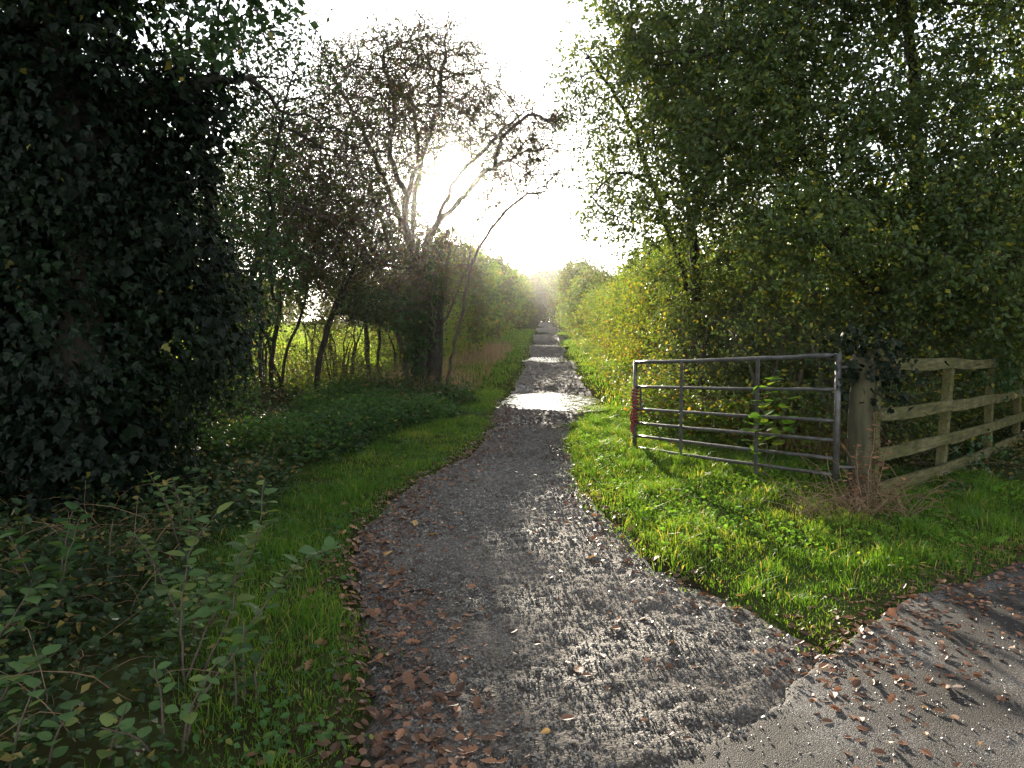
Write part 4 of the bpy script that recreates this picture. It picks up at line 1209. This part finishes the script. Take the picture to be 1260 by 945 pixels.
# ------------------------------------------------------------------ grass
def blades(name, x, y, h, w, mat, label, seed, lean=0.35, z=None, tt=None, cat='grass'):
    rng = np.random.default_rng(seed)
    n = len(x)
    z = surf_h(x, y) - 0.01 if z is None else z
    B = np.stack([x, y, z], 1)
    a = rng.random(n) * 6.28
    side = np.stack([np.cos(a), np.sin(a), 0 * a], 1)
    b2 = rng.random(n) * 6.28
    ln = np.stack([np.cos(b2), np.sin(b2), 0 * b2], 1) * (np.abs(rng.normal(size=n)) * lean * h)[:, None]
    W_ = side * (w / 2)[:, None]
    H = UP[None] * h[:, None]
    mid = B + H * 0.55 + ln * 0.35
    tip = B + H * (1 - 0.15 * np.abs(rng.normal(size=n)))[:, None] + ln
    V = np.stack([B - W_, B + W_, mid - W_ * 0.75, mid + W_ * 0.75, tip], 1).reshape(-1, 3)
    tf = np.array([(0, 1, 3), (0, 3, 2), (2, 3, 4)])
    F = (tf[None] + (np.arange(n) * 5)[:, None, None]).reshape(-1, 3)
    if tt is None:
        tt = np.clip(0.45 + 1.2 * fbm(x * 1.3, y * 1.3, 7, 3) + rng.normal(size=n) * 0.16, 0, 0.9)
        tt[rng.random(n) < 0.05] = 0.98
    o = build(name, V, F, mat, None, np.repeat(tt, 3), kind='stuff')
    tag(o, label, cat)
    return o


def scatter(rng, n, x0, x1, y0, y1, cond, power=1.0):
    y = y0 + (y1 - y0) * rng.random(n) ** power
    x = x0 + (x1 - x0) * rng.random(n)
    k = cond(x, y)
    return x[k], y[k]


rng = np.random.default_rng(900)
hr_edge = lambda y: np.interp(y, [0, 6.5, 7.8, 9.2, 13, 20, 34, 60], [7.5, 6.5, 5.2, 2.8, 2.3, 2.55, 3.2, 4.6])
dens = lambda x, y, s: vnoise(x * 2.2, y * 2.2, s)
# right verge
x, y = scatter(rng, 215000, 0.3, 7.5, 3.4, 13, lambda x, y: (inside_path(x, y) < 0.05 + 0.22 * (rng.random(len(x)) ** 2 - 0.35)) & (road_d(x, y) < 0.06 - 0.35 * rng.random(len(x)) ** 2) & (x < hr_edge(y)) & (x > 0.2) & (dens(x, y, 11) > -0.05 + 0.3 * rng.random(len(x)) ** 2), 1.0)
hm = 0.35 + 0.5 * vnoise(x * 1.1, y * 1.1, 13) + 0.9 * smooth(0.5, 0.9, vnoise(x * 5, y * 5, 14))
edge = smooth(-0.1, 0.25, -inside_path(x, y)) * smooth(-0.1, 0.25, -road_d(x, y))
h = (0.03 + 0.06 * edge) * hm * rng.uniform(0.5, 1.4, len(x))
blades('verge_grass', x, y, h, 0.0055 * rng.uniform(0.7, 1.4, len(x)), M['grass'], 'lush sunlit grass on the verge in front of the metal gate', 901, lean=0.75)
# left verge
le = lambda y: np.interp(y, [0, 3, 4.5, 6, 9, 11, 13, 16], [-1.45, -1.55, -2.1, -2.35, -2.2, -1.7, -1.05, -0.85])
x, y = scatter(rng, 165000, -3.2, 0.4, 2.2, 16, lambda x, y: (inside_path(x, y) < -0.03 + 0.25 * (rng.random(len(x)) ** 2 - 0.35)) & (road_d(x, y) < 0) & (x < np.interp(y, YL, (XL + XR) / 2)) & (x > le(y) + 0.5 * rng.random(len(x))) & (dens(x, y, 17) > 0.15 + 0.35 * rng.random(len(x)) ** 2))
hm = 0.4 + 0.5 * vnoise(x * 1.1, y * 1.1, 19) + 0.7 * smooth(0.5, 0.9, vnoise(x * 5, y * 5, 20))
edge = smooth(0.0, 0.3, -inside_path(x, y))
h = (0.03 + 0.06 * edge) * hm * rng.uniform(0.5, 1.3, len(x))
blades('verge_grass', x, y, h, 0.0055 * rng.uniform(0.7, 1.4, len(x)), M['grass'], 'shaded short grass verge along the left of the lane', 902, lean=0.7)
# both verges farther along
x, y = scatter(rng, 90000, -4, 7, 12.5, 75, lambda x, y: (inside_path(x, y) < -0.02) & (inside_path(x, y) > -2.2), 1.7)
k = (x > 0.9 + 0.03 * y) | (y > 15.5)
x, y = x[k], y[k]
h = 0.11 * rng.uniform(0.5, 1.4, len(x)) * (0.6 + 0.5 * vnoise(x, y, 23)) * np.clip(smooth(0, 0.4, -inside_path(x, y)), 0.35, 1)
blades('verge_grass', x, y, h, 0.0085 * (1 + y / 30) * rng.uniform(0.7, 1.3, len(x)), M['grass'], 'grass verges on both sides of the distant lane', 903)
# field
x, y = scatter(rng, 30000, -40, -3.0, 15.5, 110, lambda x, y: x < -3.2 - 0.02 * y + 0 * x, 1.8)
x2 = x * (0.35 + 0.65 * y / 110) - 2.2 * smooth(22, 16, y)
h = 0.20 * rng.uniform(0.5, 1.3, len(x))
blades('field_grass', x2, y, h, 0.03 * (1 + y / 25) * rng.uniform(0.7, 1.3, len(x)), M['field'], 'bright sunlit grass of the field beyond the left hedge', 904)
# tan dead grass under the hawthorn and along the left hedge foot
xa, ya = scatter(rng, 9000, -2.6, 0.2, 14.0, 34, lambda x, y: (x > lane_x(20) - 4.4 + 0.02 * y) & (inside_path(x, y) < -0.75) & (vnoise(x * 0.9, y * 0.5, 29) > 0.42), 1.3)
blades('dead_grass', xa, ya, 0.55 * rng.uniform(0.4, 1.3, len(xa)), 0.008 * rng.uniform(0.6, 1.3, len(xa)), M['deadgrass'], 'tall pale dead grass under the left hedge', 905, lean=0.5, tt=rng.random(len(xa)))
xa, ya = scatter(rng, 7000, 1.9, 4.0, 7.2, 12, lambda x, y: (x > hr_edge(y) - 0.25) & (vnoise(x * 1.4, y * 1.4, 37) > 0.45))
blades('dead_grass', xa, ya, 0.5 * rng.uniform(0.3, 1.2, len(xa)), 0.008 * rng.uniform(0.6, 1.3, len(xa)), M['deadgrass'], 'tangled brown dead grass behind the metal gate', 906, lean=0.6, tt=rng.random(len(xa)) * 0.7)


# ------------------------------------------------------------------ low leafy ground cover
def cover(name, x, y, hmax, size, mat, label, seed, per=9, T=T_OVAL, spread=0.07, asp=1.3, rare=0.03, stem='weed'):
    rng = np.random.default_rng(seed)
    z = surf_h(x, y)
    i = np.repeat(np.arange(len(x)), per)
    hh = hmax * (0.35 + 0.65 * vnoise(x * 0.9, y * 0.9, seed))
    f = rng.random(len(i))
    pos = np.stack([x[i], y[i], z[i] + hh[i] * f + 0.01], 1) + rng.normal(size=(len(i), 3)) * np.array([spread, spread, 0.015])
    pos[:, 2] = np.maximum(pos[:, 2], z[i] + 0.008)
    Nn = norm(UP * 0.9 + rng.normal(size=pos.shape) * 0.45)
    U = norm(rng.normal(size=pos.shape) * np.array([1, 1, 0.2]))
    S = size * rng.uniform(0.5, 1.3, len(i))
    V, F, k = leaf_verts(pos, Nn, U, S, T, asp)
    o = build(name, V, F, mat, None, np.repeat(tints(pos, rng, rare=rare), k), kind='stuff')
    tag(o, label, 'plants')
    return o


# nettles, brambles and ground ivy left of the grass
lcond = lambda x, y: (x < le(y) + 0.45 - 0.5 * vnoise(x * 2, y * 2, 43)) & (x > -0.75 * y - 0.3) & (inside_path(x, y) < -0.15)
x, y = scatter(rng, 9500, -4.6, -0.4, 2.0, 15, lambda x, y: lcond(x, y) & (vnoise(x * 1.8, y * 1.8, 44) > 0.12))
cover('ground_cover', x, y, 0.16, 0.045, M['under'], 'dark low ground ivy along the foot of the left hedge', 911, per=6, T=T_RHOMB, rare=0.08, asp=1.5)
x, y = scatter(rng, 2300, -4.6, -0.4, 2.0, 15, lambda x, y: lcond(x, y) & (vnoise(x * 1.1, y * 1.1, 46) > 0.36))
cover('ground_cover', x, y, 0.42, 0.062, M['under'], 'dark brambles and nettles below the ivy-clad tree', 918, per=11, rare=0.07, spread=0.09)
x, y = scatter(rng, 2400, -2.6, 0.3, 2.2, 14, lambda x, y: (inside_path(x, y) < -0.1) & (x > le(y)) & (vnoise(x * 1.5, y * 1.5, 47) > 0.5) & (x < 0.2))
cover('ground_cover', x, y, 0.07, 0.035, M['weed'], 'small clover-like weeds growing through the left grass verge', 912, per=6)
x, y = scatter(rng, 5200, 0.4, 6.2, 3.6, 13, lambda x, y: (inside_path(x, y) < -0.15) & (road_d(x, y) < -0.15) & (x < hr_edge(y) + 0.2) & (vnoise(x * 1.3, y * 1.3, 49) > 0.42))
cover('ground_cover', x, y, 0.09, 0.034, M['bramble'], 'broad-leaved weeds scattered through the sunlit right verge', 913, per=6)
# shrubby nettle bank nearer the hawthorn
x, y = scatter(rng, 3000, -3.4, -0.7, 8, 14.5, lambda x, y: (x < np.minimum(le(y) + 0.2, -0.8) + 0.4 * vnoise(x * 2, y * 2, 53)) & (vnoise(x * 1.3, y * 1.3, 54) > 0.3))
cover('ground_cover', x, y, 0.5, 0.052, M['weed'], 'bank of nettles below the many-stemmed hawthorn', 914, per=10, T=T_RHOMB)
x, y = scatter(rng, 2400, -7.5, -2.2, 13.5, 19, lambda x, y: vnoise(x * 1.2, y * 1.2, 59) > 0.3)
cover('undergrowth', x, y, 1.0, 0.05, M['haw'], 'straggly brambles along the edge of the bright field', 917, per=8, rare=0.1, spread=0.1, T=T_RHOMB)
# undergrowth behind gate and fence
x, y = scatter(rng, 5200, 1.9, 9.0, 6.6, 15, lambda x, y: (x > np.maximum(hr_edge(y) - 0.1, 2.1)) & ((y - 6.5) > (x - 3.05) * 1.12 + 0.35))
cover('undergrowth', x, y, 0.75, 0.055, M['tree_r'], 'leafy undergrowth crowding behind the gate and rail fence', 915, per=9, rare=0.1, T=T_RHOMB)
x, y = scatter(rng, 3600, 1.6, 3.4, 9.5, 40, lambda x, y: (x > hr_edge(y) - 0.3), 1.5)
cover('undergrowth', x, y, 0.6, 0.07, M['hedge'], 'tangled sunlit growth at the foot of the right hedge', 916, per=9, rare=0.08, T=T_RHOMB)


x, y = scatter(rng, 1500, 1.75, 3.6, 7.6, 12.5, lambda x, y: (x > hr_edge(y) - 0.75) & (x > 3.05 - 0.478 * (y - 6.0)) & (x > 2.0 - 0.25 * (y - 8)))
cover('undergrowth', x, y, 0.85, 0.06, M['hedge'], 'yellowing bramble leaves catching the sun behind the metal gate', 920, per=8, rare=0.15, T=T_RHOMB)
# arching dead stems and brambles
def arches(name, xy, seed, length, mat, label, m=7, r=0.0032, rise=0.9):
    rng = np.random.default_rng(seed)
    n = len(xy)
    a = rng.random(n) * 6.28
    d = norm(np.stack([np.cos(a) * 0.7, np.sin(a) * 0.7, np.full(n, rise)], 1))
    P = np.zeros((n, m, 3)); P[:, 0] = np.stack([xy[:, 0], xy[:, 1], surf_h(xy[:, 0], xy[:, 1]) - 0.02], 1)
    L = length * rng.uniform(0.4, 1.2, n)
    for k in range(1, m):
        d = norm(d - UP * (1.6 / m) + rng.normal(size=d.shape) * 0.16)
        P[:, k] = P[:, k - 1] + d * (L / m)[:, None]
        P[:, k, 2] = np.maximum(P[:, k, 2], surf_h(P[:, k, 0], P[:, k, 1]) + 0.01)
    tb = Tubes(); tb.bulk(P, r, r * 0.4)
    o = tb.build(name, mat, kind='stuff'); tag(o, label, 'stems')
    return P


x, y = scatter(rng, 900, -4.8, -1.2, 2.8, 11, lambda x, y: (x < le(y) + 0.1) & (vnoise(x * 1.4, y * 1.4, 48) > 0.35))
arches('bramble_stems', np.stack([x, y], 1), 921, 0.75, M['dead'], 'thin brown bramble stems arching below the ivy-clad tree')
x, y = scatter(rng, 700, 1.9, 4.6, 6.8, 12, lambda x, y: (x > hr_edge(y) - 0.2) & ((y - 6.5) > (x - 3.05) + 0.1))
arches('bramble_stems', np.stack([x, y], 1), 922, 1.3, M['dead'], 'brown bramble stems tangled behind the metal gate')
x, y = scatter(rng, 800, -7.0, -0.9, 12.5, 20, lambda x, y: (x < -0.9))
arches('bramble_stems', np.stack([x, y], 1), 923, 1.2, M['dead'], 'dry tangled stems around the foot of the hawthorn')
x, y = scatter(rng, 130, 3.0, 6.0, 6.6, 9.6, lambda x, y: ((y - 6.5) > (x - 3.05) + 0.05) & ((y - 6.5) < (x - 3.05) + 0.6))
arches('bramble_stems', np.stack([x, y], 1), 924, 1.0, M['twig'], 'bare twigs poking through the timber rail fence')


a_ = rng.random(170) * 6.28; r_2 = 0.42 * rng.random(170) ** 0.6
arches('dead_stems', np.stack([2.72 + r_2 * np.cos(a_) * 1.2, 6.12 + r_2 * np.sin(a_) * 0.6], 1), 925, 0.7, M['dead'], 'tangle of dry brown stems at the foot of the gate post', r=0.0035, rise=1.3)
x, y = scatter(rng, 2600, 2.9, 9.0, 6.6, 13, lambda x, y: ((y - 6.5) > (x - 3.05) - 0.6) & ((y - 6.5) < (x - 3.05) * 1.1 + 1.6))
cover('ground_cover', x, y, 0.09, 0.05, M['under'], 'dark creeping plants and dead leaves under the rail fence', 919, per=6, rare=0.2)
# ------------------------------------------------------------------ single plants with their own leaves
def leafy_plant(name, label, cat, base, shoots, leaf_len, T, lmat, seed, every=0.07, smat='twig', asp=1.5, start=0.3, droop=0.35, sr=0.006, tlo=0.2, thi=0.85, per=2):
    rng = np.random.default_rng(seed)
    base = np.asarray(base, float)
    root = thing(name, label, cat, base)
    tv, tf = T; tv = tv * np.array([1, asp, 1])
    protos = []
    for q in np.linspace(tlo, thi, 4):
        me = bpy.data.meshes.new('leaf'); me.from_pydata(tv.tolist(), [], tf.tolist())
        a = me.attributes.new('tint', 'FLOAT', 'FACE'); a.data.foreach_set('value', np.full(len(tf), q, dtype=np.float32))
        me.materials.append(M[lmat]); protos.append(me)
    for sh in shoots:
        P = polyline(np.array(sh, float), 0.05, 0.003, rng)
        tb = Tubes(); tb.add(P, np.linspace(sr, sr * 0.35, len(P)), 6)
        tb.build('stem', M[smat], root, loc=base)
        L = np.concatenate([[0], np.cumsum(np.linalg.norm(np.diff(P, axis=0), axis=1))])
        s = start * L[-1]
        ph = rng.random() * 6
        while s <= L[-1]:
            c = np.array([np.interp(s, L, P[:, k]) for k in range(3)])
            for q in range(per):
                a = ph + q * (6.283 / per) + rng.normal() * 0.25
                out = np.array([math.cos(a), math.sin(a), 0.25 - droop * rng.random()])
                u = norm(out); nn = norm(np.array([-out[0] * 0.3, -out[1] * 0.3, 1.0]) + rng.normal(size=3) * 0.2)
                u = norm(u - nn * np.dot(u, nn)); w_ = np.cross(nn, u)
                S = leaf_len * rng.uniform(0.65, 1.2)
                o = bpy.data.objects.new('leaf', protos[rng.integers(0, 4)]); COL.objects.link(o); o.parent = root
                p0 = c + u * leaf_len * 0.15
                m4 = np.eye(4); m4[:3, 0] = u * S; m4[:3, 1] = w_ * S; m4[:3, 2] = nn * S; m4[:3, 3] = p0 - base
                o.matrix_basis = Matrix(m4.tolist())
            ph += 1.4
            s += every * rng.uniform(0.8, 1.2)
    return root


T_BROAD = tmpl([(0, 0, 0), (0.2, 0, 0.01), (0.5, 0, 0.0), (0.8, 0, -0.05), (1.0, 0, -0.12), (0.12, 0.2, 0.04), (0.4, 0.32, 0.05), (0.7, 0.24, 0.0), (0.12, -0.2, 0.04), (0.4, -0.32, 0.05), (0.7, -0.24, 0.0)],
               [(0, 1, 5), (1, 6, 5), (1, 2, 6), (2, 7, 6), (2, 3, 7), (3, 4, 7), (0, 8, 1), (1, 8, 9), (1, 9, 2), (2, 9, 10), (2, 10, 3), (3, 10, 4)])
b = np.array([-1.42, 3.3, gz(-1.42, 3.3)])
leafy_plant('leafy_sapling', 'young broad-leaved sapling leaning over the grass in the shaded left foreground', 'sapling', b,
            [[b, b + (0.10, 0.1, 0.28), b + (0.26, 0.15, 0.55), b + (0.30, 0.2, 0.86)], [b + (0.12, 0, 0), b + (0.28, 0.05, 0.25), b + (0.46, 0.1, 0.48), b + (0.62, 0.1, 0.56)],
             [b, b + (-0.05, 0.1, 0.25), b + (-0.02, 0.15, 0.55), b + (0.08, 0.2, 0.7)], [b + (0.05, 0.05, 0), b + (0.18, 0.1, 0.3), b + (0.2, 0.12, 0.5), b + (0.34, 0.12, 0.68)]],
            0.078, T_BROAD, 'sapling', 931, every=0.04, start=0.25, asp=1.2)
b = np.array([-2.05, 2.95, gz(-2.05, 2.95)])
leafy_plant('elder_plant', 'leafy young elder crowding the left foreground corner', 'plant', b,
            [[b, b + (0.02, 0.05, 0.3), b + (0.14, 0.1, 0.52)], [b, b + (-0.08, 0.05, 0.3), b + (-0.05, 0.15, 0.72)], [b, b + (0.14, -0.05, 0.2), b + (0.3, -0.1, 0.33)]],
            0.075, T_BROAD, 'sapling', 932, every=0.042, start=0.3, asp=1.3)
b = np.array([-1.75, 2.62, gz(-1.75, 2.62)])
leafy_plant('nettle_plant', 'low nettle-like plant with toothed leaves at the shaded bottom corner', 'plant', b,
            [[b, b + (0.02, 0.05, 0.18), b + (0.06, 0.1, 0.3)], [b + (0.12, 0, 0), b + (0.16, 0.05, 0.15), b + (0.22, 0.05, 0.25)], [b - (0.1, 0, 0), b + (-0.12, 0.02, 0.2), b + (-0.1, 0.04, 0.33)], [b + (0.3, 0.1, 0), b + (0.32, 0.12, 0.12), b + (0.36, 0.12, 0.2)]],
            0.075, T_BROAD, 'sapling', 933, every=0.06, start=0.2, asp=1.25)
for i, (px_, py_, kind_) in enumerate([(-2.35, 3.9, 0), (-1.95, 4.4, 1), (-1.25, 2.75, 1), (-2.6, 3.3, 0), (-1.6, 3.75, 1), (-2.2, 5.2, 0), (-1.1, 3.1, 1)]):
    b = np.array([px_, py_, gz(px_, py_)]); q = np.random.default_rng(940 + i)
    sh = []
    for k in range(4):
        a = q.random() * 6.28; hh = (0.30 if kind_ else 0.5) * q.uniform(0.6, 1.2); sp_ = 0.22 * q.random() + 0.05
        o_ = np.array([math.cos(a), math.sin(a), 0])
        sh.append([b + o_ * 0.05, b + o_ * sp_ * 0.5 + UP * hh * 0.5, b + o_ * sp_ * 1.1 + UP * hh])
    leafy_plant('nettle_plant' if kind_ else 'elder_plant', ['tall loose', 'low bushy', 'small pale', 'broad drooping', 'compact upright', 'thin half-hidden', 'short spreading'][i] + (' nettle clump in the shaded undergrowth left of the lane' if kind_ else ' elder shoot in the shaded undergrowth left of the lane'),
                'plant', b, sh, 0.06 if kind_ else 0.08, T_BROAD, 'sapling' if i % 3 else 'weed', 941 + i, every=0.05, start=0.25, asp=1.2)
# bramble climbing the gate
b = np.array([2.36, 7.32, gz(2.36, 7.32)])
leafy_plant('climbing_bramble', 'bright green bramble shoot climbing through the gate rails', 'bramble', b,
            [[b, b + (0.02, -0.1, 0.3), b + (-0.03, -0.12, 0.6), b + (0.0, -0.08, 0.86), b + (0.10, -0.05, 1.02)], [b + (0, 0, 0.02), b + (-0.1, -0.05, 0.4), b + (-0.08, -0.1, 0.66)], [b + (0.02, 0, 0.02), b + (0.12, -0.12, 0.4), b + (0.16, -0.16, 0.72), b + (0.14, -0.2, 0.9)]],
            0.125, T_BROAD, 'bramble', 934, every=0.075, start=0.4, asp=1.45, sr=0.004, per=2)
# dead dock beside the gate post
b = np.array([2.82, 6.1, gz(2.82, 6.1)])
leafy_plant('dead_dock', 'dry reddish-brown dock stalk with withered leaves by the gate post', 'dead plant', b,
            [[b, b + (0.0, 0.02, 0.3), b + (0.03, 0.0, 0.62), b + (0.02, 0.0, 0.82)], [b + (0.05, 0, 0), b + (0.10, 0.05, 0.25), b + (0.16, 0.02, 0.6)], [b, b + (-0.12, 0, 0.2), b + (-0.2, 0.0, 0.36)], [b + (0, 0.05, 0), b + (-0.05, 0.1, 0.3), b + (-0.05, 0.12, 0.55)], [b, b + (0.15, -0.05, 0.2), b + (0.25, -0.1, 0.3)]],
            0.06, T_BROAD, 'fallen', 935, every=0.03, smat='dead', start=0.3, asp=0.9, sr=0.005, tlo=0.1, thi=0.7)

# ------------------------------------------------------------------ stones on the lane
rng = np.random.default_rng(950)
y = 2.3 + 8.5 * rng.random(52000) ** 1.4
lx, rx = np.interp(y, YL, XL), np.interp(y, YL, XR)
x = lx + (rx - lx) * rng.random(len(y))
k = (inside_path(x, y) > 0.0) & (road_d(x, y) < 0.1 * rng.random(len(x)))
x, y = x[k], y[k]
s = (0.004 + 0.009 * rng.random(len(x)) ** 2) * (0.8 + y / 12)
pos = np.stack([x, y, surf_h(x, y) - s * 0.05], 1)
v, f = tetra(pos, s, rng)
o = build('gravel', v, f, M['stone'], None, kind='stuff'); tag(o, 'small wet stones and crumbs strewn over the muddy lane', 'gravel')
y = 8.5 + 38 * rng.random(9000) ** 1.5
lx, rx = np.interp(y, YL, XL), np.interp(y, YL, XR)
x = lx + (rx - lx) * rng.random(len(y))
k = (inside_path(x, y) > 0.02)
for p in PUD:
    k &= np.sqrt(((x - p[0]) / p[2]) ** 2 + ((y - p[1]) / p[3]) ** 2) > 0.85
x, y = x[k], y[k]
s = (0.008 + 0.03 * rng.random(len(x)) ** 2) * (0.7 + y / 40)
v, f = octa(np.stack([x, y, surf_h(x, y) + s * 0.05], 1), s, rng, 0.5)
o = build('mud_clods', v, f, M['path'], None, kind='stuff'); tag(o, 'trodden clods of mud along the middle stretch of the lane', 'mud')
x = 0.3 + 5.0 * rng.random(9000); y = 1.9 + 3.6 * rng.random(9000)
k = (road_d(x, y) > 0.03)
x, y = x[k], y[k]
s = 0.003 + 0.005 * rng.random(len(x)) ** 3
v, f = octa(np.stack([x, y, surf_h(x, y) + s * 0.3], 1), s, rng, 0.6)
o = build('gravel', v, f, M['stone'], None, kind='stuff'); tag(o, 'loose grit scattered on the wet tarmac', 'gravel')


# ------------------------------------------------------------------ fallen leaves
def flat_leaves(x, y, size, rng, lift=0.006):
    n = len(x)
    e = 0.03
    zx = (surf_h(x + e, y) - surf_h(x - e, y)) / (2 * e); zy = (surf_h(x, y + e) - surf_h(x, y - e)) / (2 * e)
    Nn = norm(np.stack([-zx, -zy, np.ones(n)], 1).clip(-0.6, 1) + rng.normal(size=(n, 3)) * 0.22)
    U = norm(rng.normal(size=(n, 3)) * np.array([1, 1, 0.1]))
    S = size * rng.uniform(0.55, 1.25, n)
    pos = np.stack([x, y, surf_h(x, y) + lift], 1) - U * (S * 0.5)[:, None] * np.array([1, 1, 0])
    return pos, Nn, U, S


rng = np.random.default_rng(960)


def leaf_spots(n, y0, y1, pw):
    y = y0 + (y1 - y0) * rng.random(n * 6) ** pw
    l, r = np.interp(y, YL, XL), np.interp(y, YL, XR)
    x = (l - 0.9) + (r - l + 1.6) * rng.random(len(y))
    d = inside_path(x, y)
    left = (x < (l + r) / 2)
    w = np.where(left, np.exp(-((d - 0.12) / 0.28) ** 2) * 1.0 + 0.03, np.exp(-((d - 0.05) / 0.16) ** 2) * 0.35 + 0.04)
    w = np.where(road_d(x, y) > 0, 0, w)
    k = rng.random(len(y)) < w
    return x[k][:n], y[k][:n]


xa, ya = leaf_spots(230, 2.4, 7.5, 1.2)
xb = 1.3 + 2.6 * rng.random(600); yb = 2.7 + 2.6 * rng.random(600)
k = (road_d(xb, yb) > -0.25) & (rng.random(600) < np.exp(-np.abs(road_d(xb, yb) - 0.1) * 1.8))
xb, yb = xb[k][:90], yb[k][:90]


def fallen_objects(x, y, size, label, group, T):
    pos, Nn, U, S = flat_leaves(x, y, size, rng)
    before = set(bpy.data.objects.keys())
    tt = np.clip(rng.beta(1.7, 2.0, len(x)), 0, 0.99)
    single_leaves(pos, Nn, U, S, tt, T, M['fallen'], None, None, len(x), name='fallen_leaf')
    for o in bpy.data.objects:
        if o.name not in before:
            v_ = o.data.attributes['tint'].data[0].value
            c = 'dark brown' if v_ < 0.3 else ('chestnut brown' if v_ < 0.55 else ('reddish tan' if v_ < 0.75 else 'pale ochre'))
            tag(o, c + ' ' + label, 'leaf', c + ' ' + group)


fallen_objects(xa, ya, 0.078, 'lobed leaf lying on the muddy lane or its grassy edges', 'leaves fallen on the lane', T_OAK)
fallen_objects(xb, yb, 0.062, 'lobed leaf lying on the wet tarmac at the lane mouth', 'leaves fallen on the road', T_OAK)
x, y = leaf_spots(4800, 2.4, 15, 1.4)
pos, Nn, U, S = flat_leaves(x, y, 0.05, rng, 0.004)
o = leaves('leaf_litter', pos, Nn, U, S, T_OVAL, M['fallen'], None, np.clip(rng.beta(1.1, 3.2, len(x)), 0, 1), kind='stuff', aspect=1.2)
tag(o, 'sodden brown leaf litter trodden into the edges of the lane', 'leaf litter')
x = 1.2 + 4.2 * rng.random(9000); y = 2.6 + 4.0 * rng.random(9000)
k = (road_d(x, y) > -0.3) & (rng.random(9000) < np.exp(-np.abs(road_d(x, y) - 0.08) * 3.0))
x, y = x[k], y[k]
pos, Nn, U, S = flat_leaves(x, y, 0.045, rng, 0.004)
o = leaves('leaf_litter', pos, Nn, U, S, T_OVAL, M['fallen'], None, np.clip(rng.beta(1.6, 2.4, len(x)), 0, 1), kind='stuff', aspect=1.2)
tag(o, 'brown leaf litter banked along the tarmac edge', 'leaf litter')

# ------------------------------------------------------------------ damp autumn air
hz = bpy.data.materials.new('haze_air'); hz.use_nodes = True
hz.node_tree.nodes.clear()
ho = hz.node_tree.nodes.new('ShaderNodeOutputMaterial'); hv = hz.node_tree.nodes.new('ShaderNodeVolumePrincipled')
hv.inputs['Color'].default_value = (0.96, 0.95, 0.92, 1)
hv.inputs['Density'].default_value = 0.0003
hv.inputs['Anisotropy'].default_value = 0.95
hz.node_tree.links.new(hv.outputs[0], ho.inputs['Volume'])
hx0, hx1, hy0, hy1, hz0, hz1 = -1050, 1050, -90, 1700, -4.0, 24.0
vv = [(x, y, z) for z in (hz0, hz1) for x, y in ((hx0, hy0), (hx1, hy0), (hx1, hy1), (hx0, hy1))]
hb = build('haze', np.array(vv, float), np.array([(3, 2, 1, 0), (4, 5, 6, 7), (0, 1, 5, 4), (1, 2, 6, 5), (2, 3, 7, 6), (3, 0, 4, 7)]), hz, kind='stuff')
tag(hb, 'thin pale haze hanging along the lane', 'haze')
